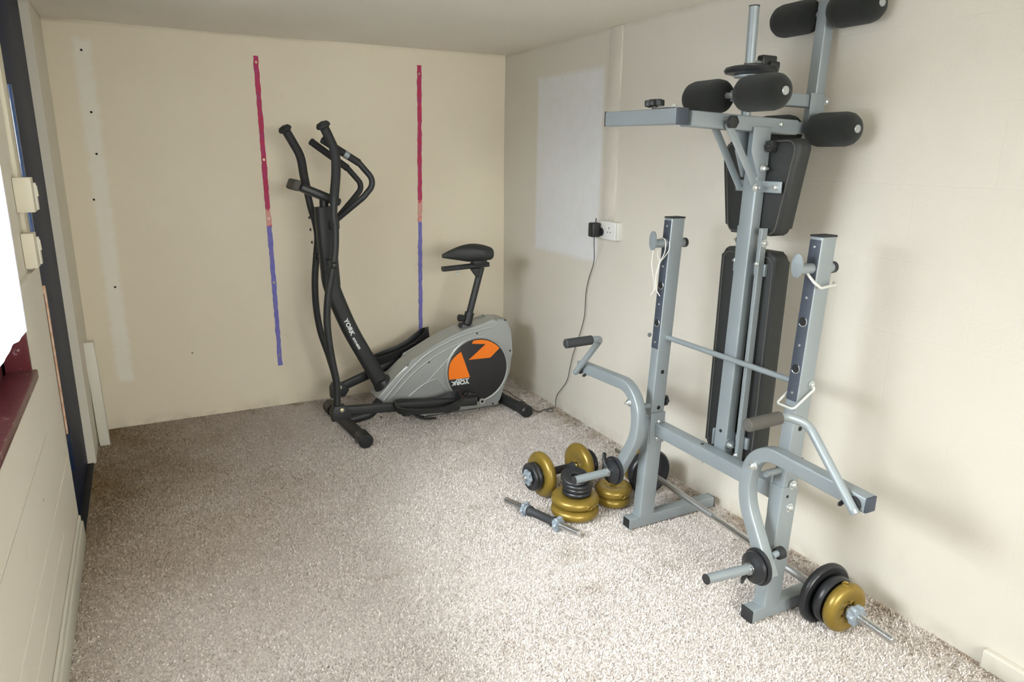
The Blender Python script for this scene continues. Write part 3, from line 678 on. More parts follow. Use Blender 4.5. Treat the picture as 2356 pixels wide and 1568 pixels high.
# console
CR = Matrix.Rotation(0.40, 4, 'Y'); CP = Matrix.Translation(V((-1.288, YC-0.01, 1.232)))
bm = bmesh.new(); add_box(bm, (-0.088, -0.085, -0.020), (0.112, 0.085, 0.018), 0.012, 3); bmesh.ops.transform(bm, matrix=CP@CR, verts=bm.verts)
cn = obj('console', bm, M_blk, el)
bm = bmesh.new(); add_box(bm, (-0.122, -0.088, -0.027), (-0.090, 0.088, 0.024), 0.010, 3); bmesh.ops.transform(bm, matrix=CP@CR, verts=bm.verts)
obj('console_end', bm, M_grip, cn)
bm = bmesh.new(); add_box(bm, (-0.085, -0.065, 0.0175), (0.08, 0.065, 0.0195), 0.001, 2); bmesh.ops.transform(bm, matrix=CP@CR, verts=bm.verts)
obj('display_panel', bm, M_disc, cn)
obj('console_neck', tube([(-1.247, YC, 1.15), (-1.245, YC, 1.225)], 0.022), M_blk, el)
# seat
bm = bmesh.new()
def saddle_ring(x):
    t = (x+0.634)/0.291          # 0 nose .. 1 tail
    wdt = 0.018+0.066*max(0, min(1, (t-0.18)/0.55))**1.6 if t > 0.18 else 0.018*math.sin(PI/2*max(t, 0.02)/0.18)**0.6
    if t > 0.86: wdt *= math.sqrt(max(0.02, 1-((t-0.86)/0.145)**2))
    top = 0.902+0.048*math.sin(min(1, t/0.60)*PI/2) - (0.026*((t-0.60)/0.40)**2 if t > 0.60 else 0)
    bot = 0.882-0.028*min(1, t/0.5)+(0.006*((t-0.7)/0.3) if t > 0.7 else 0)
    if t > 0.93: bot += 0.012*(t-0.93)/0.07
    c = (top+bot)/2; hgt = max((top-bot)/2, 0.003)
    return [(x, YC+wdt*math.cos(a), c+hgt*math.copysign(abs(math.sin(a))**0.75, math.sin(a))) for a in [2*PI*i/24 for i in range(24)]]
rings = [[bm.verts.new(p) for p in saddle_ring(-0.634+0.291*min(0.999, max(0.004, i/26)))] for i in range(27)]
for A, B in zip(rings, rings[1:]):
    for i in range(24): bm.faces.new((A[i], A[(i+1) % 24], B[(i+1) % 24], B[i]))
bm.faces.new(rings[0][::-1]); bm.faces.new(rings[-1])
obj('saddle', bm, M_vinyl, el, angle=70)
obj('saddle_bracket', box((-0.46, YC-0.03, 0.832), (-0.38, YC+0.03, 0.872), 0.006), M_blk, el)
sl = obj('seat_slider', sqtube([(-0.632, YC, 0.822), (-0.362, YC, 0.833)], 0.026, 0.042, (0, 1, 0), r=0.010), M_blkp, el)
obj('slider_knob', lathe([(0, 0), (0.004, 0), (0.004, 0.012), (0.008, 0.014), (0.008, 0.024), (0, 0.026)], (-0.548, YC, 0.812), (0, 0, -1), 12), M_zinc, sl)
sp = obj('seat_post', tube([(-0.405, YC, 0.815), (-0.498, YC, 0.485)], 0.019, n=20), M_blkp, el)
obj('post_gusset', prism([(-0.47, 0.815), (-0.39, 0.815), (-0.405, 0.765), (-0.425, 0.755)], (0, YC-0.018, 0), (1, 0, 0), (0, 0, 1), -0.036, 0.004), M_blkp, sp)
obj('post_sleeve', tube([(-0.474, YC, 0.570), (-0.500, YC, 0.478)], 0.0265, n=20), M_blk, el)
obj('sleeve_boot', lathe([(0.026, 0.012), (0.040, 0.006), (0.042, -0.012), (0.030, -0.02)], (-0.500, YC, 0.498), (0.27, 0, 0.96), 24), M_blk, el)
bm = bmesh.new(); add_lathe(bm, [(0, 0), (0.009, 0), (0.009, 0.022), (0.018, 0.024), (0.020, 0.032), (0.020, 0.050), (0.014, 0.054), (0, 0.054)], (-0.495, YC-0.005, 0.540), (-0.96, -0.1, 0.12), 14); obj('adjusting_knob', bm, M_blk, el)
# thin wire under the machine front
obj('power_lead', tube(smooth_path([(-0.84, YC-0.05, 0.05), (-0.80, YC-0.09, 0.025), (-0.72, YC-0.09, 0.014)], 6), 0.006, n=8), M_blk, el)

# ================================================================== MAINS: socket, adapter, cord
so = thing('socket_outlet', 'white double mains socket on the right wall', 'socket', (0, -1.184, 1.02))
bx_ = obj('back_box', box((-0.030, -1.262, 1.026), (0.002, -1.106, 1.112), 0.003), M_sock, so)
obj('face_plate', box((-0.040, -1.262, 1.026), (-0.030, -1.106, 1.112), 0.004, 3), M_sock, so)
obj('rocker_switch', box((-0.0425, -1.192, 1.074), (-0.039, -1.178, 1.097), 0.001), M_sock, so)
obj('rocker_switch', box((-0.0425, -1.176, 1.074), (-0.039, -1.162, 1.097), 0.001), M_sock, so)
for y, z, a, b in ((-1.212, 1.083, 0.002, 0.005), (-1.200, 1.063, 0.0035, 0.002), (-1.224, 1.063, 0.0035, 0.002)):
    obj('pin_slot', box((-0.0406, y-a, z-b), (-0.0395, y+a, z+b)), M_dark, so, smooth=False)
for y in (-1.252, -1.116): bolt(so, (-0.040, y, 1.069), (-1, 0, 0), 0.003, 'screw', M_sock, False)
ad = thing('plug_adapter', 'black plug-in power adapter in the wall socket', 'adapter', (-0.06, -1.135, 1.04))
obj('body', box((-0.092, -1.152, 1.034), (-0.046, -1.106, 1.104), 0.007, 3), M_blk, ad)
obj('plug_base', lathe([(0, 0), (0.020, 0), (0.020, 0.008), (0, 0.008)], (-0.0405, -1.150, 1.060), (-1, 0, 0), 20), M_blk, ad)
obj('earth_tab', tube([(-0.060, -1.125, 1.10), (-0.055, -1.122, 1.124)], 0.0025, n=8), M_blk, ad)
pts = [(-0.070, -1.132, 1.034), (-0.060, -1.120, 0.99), (-0.02, -1.062, 0.90), (-0.012, -1.01, 0.80), (-0.011, -0.992, 0.72), (-0.014, -0.985, 0.60), (-0.011, -0.95, 0.50), (-0.012, -0.885, 0.36), (-0.015, -0.868, 0.29), (-0.012, -0.835, 0.20), (-0.011, -0.775, 0.13),
       (-0.012, -0.735, 0.085), (-0.016, -0.722, 0.045), (-0.035, -0.752, 0.012), (-0.070, -0.740, 0.010), (-0.105, -0.770, 0.010), (-0.088, -0.798, 0.010), (-0.065, -0.775, 0.012), (-0.100, -0.752, 0.012), (-0.150, -0.770, 0.010),
       (-0.165, -0.700, 0.010), (-0.15, -0.58, 0.010), (-0.155, -0.46, 0.010), (-0.150, -0.36, 0.010), (-0.19, -0.32, 0.010), (-0.25, -0.45, 0.010), (-0.31, -0.50, 0.05)]
pts = [V(p)+V((0, noise.noise(V((i*.9, 0, 0)))*0.008, 0)) for i, p in enumerate(pts)]
tag(recentre(obj('power_cord', tube(smooth_path(pts, 8), 0.0020, n=8), M_blk), (-0.06, -0.75, 0.01)), 'thin black cord running from the adapter down the wall to the bike', 'cord')

# ================================================================== BENCH RACK
bk = thing('weight_bench', 'silver folded weight bench rack with black pads and foam rollers by the right wall', 'weight bench', (-0.30, -2.36, 0))
YM = -2.36; XN = V((1, 0, 0))
def upx(z): return -0.3945+(z-0.05)*(0.058/1.16)
ZT = 1.208
for s, y0 in ((1, -2.040), (-1, -2.680)):
    # foot bar
    ft = obj('foot_bar', sqtube([(-0.475, y0, 0.0285), (-0.045, y0, 0.0285)], 0.044, 0.046, (0, 1, 0), r=0.004), M_silver, bk)
    if s == -1: obj('end_cap', box((-0.480, y0-0.023, 0.0065), (-0.4745, y0+0.023, 0.0505), 0.002), M_rub, ft)
    else: obj('open_end', box((-0.4756, y0-0.019, 0.010), (-0.470, y0+0.019, 0.047)), M_dark, ft, smooth=False)
    obj('end_cap', box((-0.0455, y0-0.023, 0.0065), (-0.040, y0+0.023, 0.0505), 0.002), M_rub, ft)
    lo_ = obj('lower_upright', sqtube([(upx(0.05), y0, 0.048), (upx(0.455), y0, 0.455)], 0.070, 0.048, (0, 1, 0), r=0.005), M_silver, bk)
    obj('weld_bead', tube([(upx(0.05)-0.036, y0-0.023, 0.0515), (upx(0.05)-0.036, y0+0.023, 0.0515)], 0.003, n=8), M_silver, lo_)
    upb = obj('upper_upright', sqtube([(upx(0.40), y0, 0.40), (upx(ZT), y0, ZT)], 0.060, 0.042, (0, 1, 0), r=0.004), M_silver, bk)
    obj('top_cap', box((upx(ZT)-0.031, y0-0.022, ZT-0.001), (upx(ZT)+0.031, y0+0.022, ZT+0.005), 0.002), M_rub, upb)
    # slate strip on the face towards the room
    z0, z1 = 0.728, 1.200
    f = lambda z: upx(z)-0.0305
    bm = bmesh.new(); add_sweep(bm, [(f(z0), y0, z0), (f(z1), y0, z1)], rrect(0.0025, 0.037, 0.001, 2), (0, 1, 0)); strip = obj('face_strip', bm, M_plate, upb)
    dn = V((-1, 0, 0.05)).normalized()
    for z in (1.180, 1.035, 0.895, 0.752): obj('rivet', lathe([(0, 0), (0.0042, 0), (0.0035, 0.002), (0, 0.0025)], (f(z)-0.001, y0, z), dn, 12), M_zinc, strip)
    for z in (0.965, 0.825): hole(strip, (f(z)-0.0013, y0, z), dn, 0.0135, ring=True)
    # holes on the side faces
    zs = (0.638, 0.497) if s == 1 else (0.641,)
    for z in zs: hole(upb, (upx(z)+0.002, y0-0.0212, z), (0, -1, 0), 0.008)
    if s == 1:
        for z in (0.444, 0.375): bolt(lo_, (upx(z)+0.005, y0-0.024, z), (0, -1, 0), 0.008)
        bolt(upb, (upx(0.78)-0.040, y0+0.024, 0.775), (0, 1, 0), 0.006)
    else:
        for z in (0.461, 0.386): bolt(lo_, (upx(z)+0.004, y0-0.024, z), (0, -1, 0), 0.010, nut=False)
        hole(lo_, (upx(0.42)-0.01, y0-0.0243, 0.425), (0, -1, 0), 0.005)
    # gusset wrapping the crossbar joint
    obj('crossbar_bracket', box((upx(0.42)-0.033, y0-s*0.0245-0.003, 0.355), (upx(0.42)+0.036, y0-s*0.0245+0.003, 0.480), 0.002), M_silver, lo_)
    # height knob on the rear face
    bm = bmesh.new(); add_lathe(bm, [(0, 0), (0.006, 0), (0.006, 0.012), (0, 0.012)], (upx(0.52)+0.029, y0, 0.515), (1, 0, 0), 12)
    add_star(bm, (upx(0.52)+0.038, y0, 0.515), (1, 0, 0), 0.022, 0.016, 0.014); obj('knob', bm, M_blk, upb)
    # bar holder: round stub, oval front plate, rear knob
    zc = 1.118; xs = upx(zc)
    hd = obj('bar_holder', tube([(xs+0.052, y0, zc), (xs-0.088, y0-0.0, zc+0.002)], 0.0155, n=20), M_silver, bk)
    obj('holder_plate', prism([(a*0.62, b) for a, b in [(math.copysign(abs(math.cos(t))**0.8, math.cos(t))*0.030, math.sin(t)*0.034) for t in [2*PI*i/32 for i in range(32)]]], (xs-0.086, y0, zc+0.012), (0, -1, 0), (0, 0, 1), 0.005, 0.001), M_silver, hd)
    obj('rear_cap', lathe([(0, 0), (0.017, 0), (0.017, 0.012), (0, 0.014)], (xs+0.050, y0, zc), (1, 0, 0), 18), M_blk, hd)
# wire pin on the near holder
obj('wire_pin', tube([(-0.395, -2.686, 1.108), (-0.395, -2.715, 1.085), (-0.375, -2.722, 1.070), (-0.315, -2.722, 1.075), (-0.302, -2.705, 1.078)], 0.0042, 0.010, 10), M_wire, bk)
# wire loop at the lower peg hole of the near upright
obj('wire_loop', tube([(-0.338, -2.705, 0.775), (-0.338, -2.714, 0.765), (-0.418, -2.714, 0.715), (-0.418, -2.652, 0.715), (-0.345, -2.650, 0.762)], 0.0036, 0.010, 10), M_wire, bk)
bolt(bk, (-0.340, -2.702, 0.776), (0, -1, 0), 0.008, nut=False)
obj('crossbar', sqtube([(-0.362, -2.066, 0.413), (-0.362, -2.654, 0.413)], 0.050, 0.050, (0, 0, 1), r=0.004), M_silver, bk)
hole(bk, (-0.362, -2.30, 0.4385), (0, 0, 1), 0.006); bolt(bk, (-0.370, -2.315, 0.388), (0, 0, -1), 0.007)
obj('spotter_bar', tube([(-0.350, -2.018, 0.770), (-0.350, -2.698, 0.772)], 0.0095, n=16), M_silver, bk)

# ---- press arms: bent square tube in front of each upright
def press_arm(s, cy, lab):
    P_ = lambda d, z, x=-0.482: (x, YM+s*d, z)
    path = [P_(0.672, 0.576), P_(0.300, 0.592), P_(0.262, 0.430), P_(0.392, 0.205)]
    a = obj('press_arm', sqtube(path, 0.044, 0.040, (1, 0, 0), [0, 0.115, 0.20, 0], r=0.006), M_silver, bk)
    obj('arm_end_cap', box((-0.500, YM+s*0.674-0.003, 0.556), (-0.464, YM+s*0.674+0.003, 0.597), 0.001), M_plate, a)
    obj('spacer', tube([(-0.462, YM+s*0.318, 0.505), (upx(0.5)-0.028, YM+s*0.318, 0.505)], 0.011, n=16), M_silver, a)
    bolt(a, (-0.503, YM+s*0.308, 0.535), (-1, 0, 0), 0.010)
    # rear stub with rubber buffer
    obj('rear_stub', tube([(-0.462, YM+s*0.378, 0.262), (-0.435, YM+s*0.378, 0.266)], 0.010), M_silver, a)
    obj('rubber_buffer', lathe([(0, 0), (0.018, 0), (0.019, 0.004), (0.019, 0.020), (0, 0.022)], (-0.442, YM+s*0.378, 0.264), (1, 0, 0), 20), M_rub, a)
    # weight peg
    pg = obj('weight_peg', tube([(-0.502, YM+s*0.372, 0.236), (-0.700, YM+s*0.358, 0.240)], 0.0148, n=20), M_silver, a)
    obj('peg_cap', lathe([(0, 0), (0.0155, 0), (0.0155, 0.003), (0, 0.004)], (-0.700, YM+s*0.358, 0.240), (-1, 0, 0), 20), M_rub, pg)
    ax = V((-1, -s*0.07, 0.02)).normalized(); o = V((-0.504, YM+s*0.372, 0.236))
    obj('peg_flange', lathe([(0, 0), (0.052, 0), (0.056, 0.004), (0.056, 0.010), (0.050, 0.013), (0.042, 0.013), (0.040, 0.016), (0, 0.016)], o, ax, 32), M_iron, pg)
    obj('clamp_collar', lathe([(0.016, 0.012), (0.044, 0.014), (0.049, 0.019), (0.047, 0.028), (0.034, 0.032), (0.028, 0.036), (0.016, 0.036)], o, ax, 32), M_iron, pg)
    e1, e2, _ = frame_for(ax)
    for sg in (1, ):
        cpos = o+ax*0.030
        dirv = V((0, s*-0.45, -0.9)) if s == -1 else V((0, 0.55, 0.85))
        dirv.normalize()
        bm = bmesh.new(); add_sweep(bm, smooth_path([cpos+dirv*0.012, cpos+dirv*0.034+ax*0.006, cpos+dirv*0.056+ax*0.004, cpos+dirv*0.074-ax*0.004], 4), rrect(0.022, 0.012, 0.005), None, True, [1.25]*4+[1.1]*4+[0.85]*4+[0.65])
        obj('clamp_lever', bm, M_blk, pg)
    bm = bmesh.new(); pts_ = []
    for i in range(61):
        t = i/60*2.6*2*PI; pts_.append(o+ax*(0.036+0.012*i/60)+(e1*math.cos(t)+e2*math.sin(t))*0.0168)
    add_sweep(bm, pts_, circ(0.0014, 6)); obj('clamp_spring', bm, M_chrome, pg)
    # round handle rising to a rubber grip
    hx = -0.518
    h = obj('handle', tube([(hx, YM+s*0.655, 0.560), (hx, YM+s*0.490, 0.735), (hx-0.045, YM+s*0.452, 0.752), (-0.70, YM+s*0.452, 0.748)], 0.0125, [0, 0.055, 0.045, 0], 18), M_silver, a)
    obj('handle_foot', lathe([(0.0125, 0), (0.013, 0), (0.011, 0.010), (0, 0.012)], (hx, YM+s*0.655, 0.560), (0, s*0.69, -0.72), 18), M_silver, h)
    obj('handle_ring', lathe([(0, 0), (0.019, 0), (0.019, 0.006), (0, 0.006)], (-0.502, YM+s*0.645, 0.571), (-1, 0, 0), 20), M_rub, h)
    obj('pull_pin', lathe([(0, 0), (0.006, 0), (0.006, 0.012), (0.0035, 0.013), (0.0035, 0.016), (0, 0.016)], (-0.500, YM+s*0.610, 0.558), (-1, 0, -0.4), 12), M_blk, h)
    obj('grip', lathe([(0, 0), (0.014, 0), (0.0178, 0.003), (0.0178, 0.115), (0.014, 0.118), (0, 0.118)], (-0.702, YM+s*0.452, 0.748), (1, 0, 0.02), 24), M_grip if s == -1 else M_grip2, h)
    return a
press_arm(1, 0, ''); press_arm(-1, 0, '')

# ---- folded bench: beam standing upright behind the crossbar
bmx = obj('bench_beam', sqtube([(-0.310, YM+0.012, 0.395), (-0.290, YM, 1.512)], 0.040, 0.056, (0, 1, 0), r=0.004), M_silver, bk)
hole(bmx, (-0.329, YM+0.012, 0.50), (-1, 0, 0), 0.006)
bolt(bmx, (-0.312, YM-0.018, 0.455), (0, -1, 0), 0.011)
obj('pivot_plate', lathe([(0, 0), (0.024, 0), (0.024, 0.004), (0, 0.004)], (-0.312, YM-0.0165, 0.455), (0, -1, 0), 24), M_silver, bmx)
obj('pivot_lug', box((-0.335, YM+0.041, 0.44), (-0.292, YM+0.044, 0.50), 0.002), M_silver, bmx)
obj('gusset_plate', prism([(-0.350, 1.512), (-0.278, 1.512), (-0.278, 1.40), (-0.290, 1.36), (-0.318, 1.36), (-0.352, 1.44)], (0, YM-0.034, 0), (1, 0, 0), (0, 0, 1), -0.005, 0.001), M_silver, bmx)
obj('gusset_plate', prism([(-0.350, 1.512), (-0.278, 1.512), (-0.278, 1.40), (-0.290, 1.36), (-0.318, 1.36), (-0.352, 1.44)], (0, YM+0.034, 0), (1, 0, 0), (0, 0, 1), -0.005, 0.001), M_silver, bmx)
bolt(bmx, (-0.300, YM-0.036, 1.388), (0, -1, 0), 0.010)
bm = bmesh.new(); add_lathe(bm, [(0, 0), (0.006, 0), (0.006, 0.014), (0, 0.014)], (-0.290, YM-0.036, 1.455), (0, -1, 0), 10); add_star(bm, (-0.290, YM-0.046, 1.455), (0, -1, 0), 0.020, 0.014, 0.014); obj('knob', bm, M_blk, bmx)
# cross plate that carries the seat pad
cpn = obj('seat_plate', box((-0.290, YM-0.105, 1.315), (-0.284, YM+0.085, 1.350), 0.0015), M_silver, bk)
for y in (-0.085, 0.068): bolt(cpn, (-0.290, YM+y, 1.332), (-1, 0, 0), 0.008)
bolt(cpn, (-0.330, YM-0.040, 1.330), (0, -1, 0), 0.009)
# pads: trapezoid seat and long back pad, seam line as a thin welt
def pad(name, yz, x0, x1, bev, welt):
    bm = bmesh.new()
    pl = [(y, z) for y, z in yz]
    # round corners
    P3 = [(0, y, z) for y, z in pl]; loop = []
    n = len(P3)
    for i in range(n):
        a, b, c = V(P3[i-1]), V(P3[i]), V(P3[(i+1) % n])
        loop += fillet([(a+b)/2, b, (b+c)/2], 0.030, 5)[1:-1]
    poly = [(-v.y, v.z) for v in loop]
    add_prism(bm, poly, (x0, 0, 0), (0, -1, 0), (0, 0, 1), -(x1-x0) if False else (x1-x0)*-1, 0.014, 3)
    p = obj(name, bm, M_vinyl, bk, angle=50)
    cy = sum(v.y for v in loop)/len(loop); cz = sum(v.z for v in loop)/len(loop)
    return p, loop, cy, cz
seat_yz = [(YM+0.176, 1.470), (YM-0.150, 1.480), (YM-0.092, 1.180), (YM+0.130, 1.176)]
back_yz = [(YM+0.138, 1.128), (YM-0.104, 1.128), (YM-0.096, 0.385), (YM+0.142, 0.385)]
for nm, yz in (('seat_pad', seat_yz), ('back_pad', back_yz)):
    p, loop, cy, cz = pad(nm, yz, -0.272, -0.212, 0.014, True)
    # backing board edge and welt seam just inside the outline
    bm = bmesh.new()
    pts = [(-0.2730, cy+(v.y-cy)*0.90, cz+(v.z-cz)*0.955) for v in loop]; add_sweep(bm, pts+[pts[0]], circ(0.0022, 6)); obj('seam', bm, M_grip, p)  # paler grey than the vinyl, painting in the highlight along the seam
# angle rails of the backrest
for y, yb_, zt, sg in ((YM-0.058, YM-0.052, 1.205, -1), (YM+0.036, YM+0.022, 1.205, 1)):
    bm = bmesh.new()
    add_sweep(bm, [(-0.312, yb_, 0.395), (-0.306, y, zt)], rrect(0.004, 0.013, 0.001, 1), (0, 1, 0))
    add_sweep(bm, [(-0.301, yb_+sg*0.006, 0.395), (-0.295, y+sg*0.006, zt)], rrect(0.024, 0.003, 0.001, 1), (0, 1, 0))
    rl = obj('backrest_rail', bm, M_silver, bk)
    bolt(rl, (-0.296, y+sg*0.008, 1.158), (0, sg, 0), 0.009); bolt(rl, (-0.309, y, 1.092), (-1, 0, 0), 0.006); bolt(rl, (-0.312, yb_, 0.43), (-1, 0, 0), 0.007)
obj('rail_mount', box((-0.284, YM-0.07, 1.05), (-0.270, YM+0.07, 1.09), 0.002), M_silver, bk)
obj('rail_mount', box((-0.284, YM-0.07, 0.45), (-0.270, YM+0.07, 0.49), 0.002), M_silver, bk)
# leg tube lying level at the top, T foot, braces
zt = 1.527
lt = obj('leg_tube', sqtube([(-0.590, YM, zt+0.002), (-0.155, YM, zt-0.012)], 0.045, 0.050, (0, 1, 0), r=0.004), M_silver, bk)
obj('inner_tube', sqtube([(-0.160, YM, zt-0.012), (-0.095, YM, zt-0.013)], 0.036, 0.040, (0, 1, 0), r=0.003), M_silver, lt)
bolt(lt, (-0.232, YM-0.0255, 1.522), (0, -1, 0), 0.006, nut=False)
tf = obj('front_foot', sqtube([(-0.622, -2.018, 1.538), (-0.622, -2.378, 1.534)], 0.046, 0.040, (1, 0, 0), r=0.004), M_silver, bk)
tfy = (-2.378, -2.018)
obj('foot_end_cap', box((-0.643, tfy[0]-0.004, 1.510), (-0.601, tfy[0]+0.002, 1.558), 0.002), M_plate, tf)
obj('foot_end_cap', box((-0.643, tfy[1]-0.002, 1.515), (-0.601, tfy[1]+0.004, 1.562), 0.002), M_rub, tf)
bm = bmesh.new(); add_star(bm, (-0.615, -2.240, 1.568), (0, 0.1, 1), 0.030, 0.020, 0.018); add_lathe(bm, [(0, 0), (0.008, 0), (0.008, 0.012), (0, 0.012)], (-0.615, -2.240, 1.557), (0, 0, 1), 12); obj('knob', bm, M_blk, tf)
obj('top_plate', box((-0.635, -2.33, 1.560), (-0.605, -2.255, 1.563), 0.001), M_zinc, tf)
obj('dome_bolt', lathe([(0, 0), (0.009, 0), (0.008, 0.005), (0.004, 0.009), (0, 0.010)], (-0.618, -2.335, 1.562), (0, 0, 1), 16), M_zinc, tf)
for y, xt in ((YM+0.036, -0.452), (YM-0.036, -0.462)):
    br = obj('brace', sqtube([(xt, y, 1.520), (-0.318, y, 1.325)], 0.026, 0.004, (0, 1, 0), r=0.0015), M_silver, bk)
    if y < YM:
        bm = bmesh.new(); add_star(bm, (-0.460, y-0.012, 1.522), (0, -1, 0), 0.020, 0.015, 0.013); add_lathe(bm, [(0, 0), (0.006, 0), (0.006, 0.014), (0, 0.014)], (-0.460, y-0.001, 1.522), (0, -1, 0), 12); obj('knob', bm, M_blk, br)
# leg curl lever with three pairs of rollers
lv = obj('lever_tube', sqtube([(-0.068, YM, 1.520), (-0.052, YM, 1.955)], 0.040, 0.040, (0, 1, 0), r=0.004), M_silver, bk)
bolt(lv, (-0.035, YM-0.021, 1.598), (0, -1, 0), 0.008)
lh = obj('lever_arm', sqtube([(-0.085, YM, 1.598), (-0.398, YM, 1.602)], 0.040, 0.036, (0, 1, 0), r=0.004), M_silver, bk)
obj('lever_bracket', box((-0.110, YM-0.026, 1.540), (-0.045, YM-0.021, 1.622), 0.002), M_silver, lv)
obj('lever_bracket', box((-0.402, YM-0.030, 1.586), (-0.370, YM+0.034, 1.618), 0.003), M_silver, lh)
def rollers(x, z, dz=0.0):
    ax = obj('roller_axle', tube([(x, YM+0.2005, z), (x, YM-0.2005, z-dz)], 0.0095, n=14), M_zinc, bk)
    for s in (1, -1):
        L = 0.172
        prof = [(0, 0.0), (0.022, 0.001), (0.038, 0.008), (0.048, 0.022), (0.052, 0.040), (0.052, L-0.040), (0.048, L-0.022), (0.038, L-0.008), (0.022, L-0.001), (0, L)]
        rl = obj('foam_roller', lathe(prof, (x, YM+s*0.026, z), (0, s, 0), 36), M_foam, ax, angle=60)
        obj('roller_cap', lathe([(0, 0), (0.0125, 0), (0.0115, 0.003), (0, 0.004)], (x, YM+s*0.199, z), (0, s, 0), 20), M_silverp, rl)
rollers(-0.415, 1.602); rollers(-0.062, 1.862); rollers(-0.098, 1.508)
# weight post with flange plate and spring clamp
wp = obj('weight_post', tube([(-0.357, YM, 1.545), (-0.362, YM, 1.853)], 0.0150, n=20), M_silver, bk)
obj('post_cap', lathe([(0, 0), (0.0157, 0), (0.0157, 0.003), (0, 0.004)], (-0.362, YM, 1.853), (0, 0, 1), 18), M_rub, wp)
obj('post_flange', lathe([(0, 0), (0.045, 0), (0.045, 0.006), (0, 0.006)], (-0.358, YM, 1.655), (0, 0, 1), 28), M_silver, wp)
obj('clamp_ring', lathe([(0.014, 0), (0.060, 0.0), (0.076, 0.004), (0.080, 0.012), (0.076, 0.020), (0.062, 0.024), (0.040, 0.022), (0.014, 0.022)], (-0.352, YM, 1.663), (0, 0, 1), 40), M_iron, wp)
bm = bmesh.new(); pts_ = [(-0.358+0.0175*math.cos(t), YM+0.0175*math.sin(t), 1.686+0.012*t/(2*PI*2.5)) for t in [i/50*2.5*2*PI for i in range(51)]]
add_sweep(bm, pts_, circ(0.0018, 6)); obj('clamp_spring', bm, M_chrome, wp)
obj('clamp_grip', box((-0.322, YM-0.016, 1.690), (-0.262, YM+0.012, 1.722), 0.006, 3), M_blk, wp)
obj('clamp_grip', box((-0.300, YM-0.030, 1.682), (-0.262, YM-0.002, 1.704), 0.006, 3), M_blk, wp)
obj('clamp_stem', tube([(-0.342, YM-0.01, 1.700), (-0.318, YM-0.006, 1.700)], 0.005, n=10), M_zinc, wp)

# string looped over the far holder
st = thing('string_loop', 'white string looped over the bar holder of the far upright', 'string', (-0.40, -2.04, 1.10))
z0 = 1.118; xh = upx(1.118)-0.045
def string(pts, nm='strand'): return obj(nm, tube(smooth_path(pts, 6), 0.0018, n=6), M_string, st)
string([(xh, -2.022, z0-0.02), (xh, -2.024, z0+0.012), (xh, -2.040, z0+0.019), (xh, -2.056, z0+0.010), (xh-0.004, -2.060, z0-0.03), (xh-0.012, -2.046, z0-0.065)])
string([(xh+0.014, -2.022, z0-0.02), (xh+0.016, -2.024, z0+0.012), (xh+0.016, -2.040, z0+0.019), (xh+0.016, -2.058, z0+0.008), (xh+0.012, -2.062, z0-0.025), (xh-0.010, -2.046, z0-0.065)])
string([(xh-0.002, -2.022, z0-0.02), (xh-0.010, -2.030, z0-0.045), (xh-0.012, -2.046, z0-0.065), (xh-0.018, -2.040, z0-0.12), (xh-0.016, -2.042, z0-0.165), (xh-0.006, -2.052, z0-0.19)])
string([(xh-0.022, -2.020, z0-0.01), (xh-0.026, -2.018, z0-0.07), (xh-0.024, -2.026, z0-0.11), (xh-0.020, -2.034, z0-0.165), (xh-0.028, -2.026, z0-0.19)])
string([(xh-0.012, -2.046, z0-0.065), (xh-0.022, -2.040, z0-0.12), (xh-0.020, -2.038, z0-0.17)])
bm = bmesh.new(); add_lathe(bm, [(0, -0.004), (0.004, -0.002), (0.004, 0.002), (0, 0.004)], (xh-0.012, -2.046, z0-0.066), (0, 0, 1), 8); obj('knot', bm, M_string, st)

# ================================================================== FREE WEIGHTS
def gold_prof(R_, th):
    h = th/2
    return [(0.016, -h*0.62), (R_*0.36, -h*0.62), (R_*0.42, -h*0.80), (R_*0.66, -h*0.97), (R_*0.82, -h*0.95), (R_*0.93, -h*0.72), (R_*0.985, -h*0.36), (R_, 0),
            (R_*0.985, h*0.36), (R_*0.93, h*0.72), (R_*0.82, h*0.95), (R_*0.66, h*0.97), (R_*0.42, h*0.80), (R_*0.36, h*0.62), (0.016, h*0.62)]
def add_ring_lathe(bm, prof, org, axis, n):
    """open lathe, closed through the hole"""
    rings = []
    e1, e2, ax = frame_for(axis); o = V(org)
    for r, t in prof: rings.append([bm.verts.new(o+ax*t+(e1*math.cos(2*PI*i/n)+e2*math.sin(2*PI*i/n))*r) for i in range(n)])
    rings.append(rings[0])
    for p, q in zip(rings, rings[1:]):
        for i in range(n): j = (i+1) % n; bm.faces.new((p[i], p[j], q[j], q[i]))
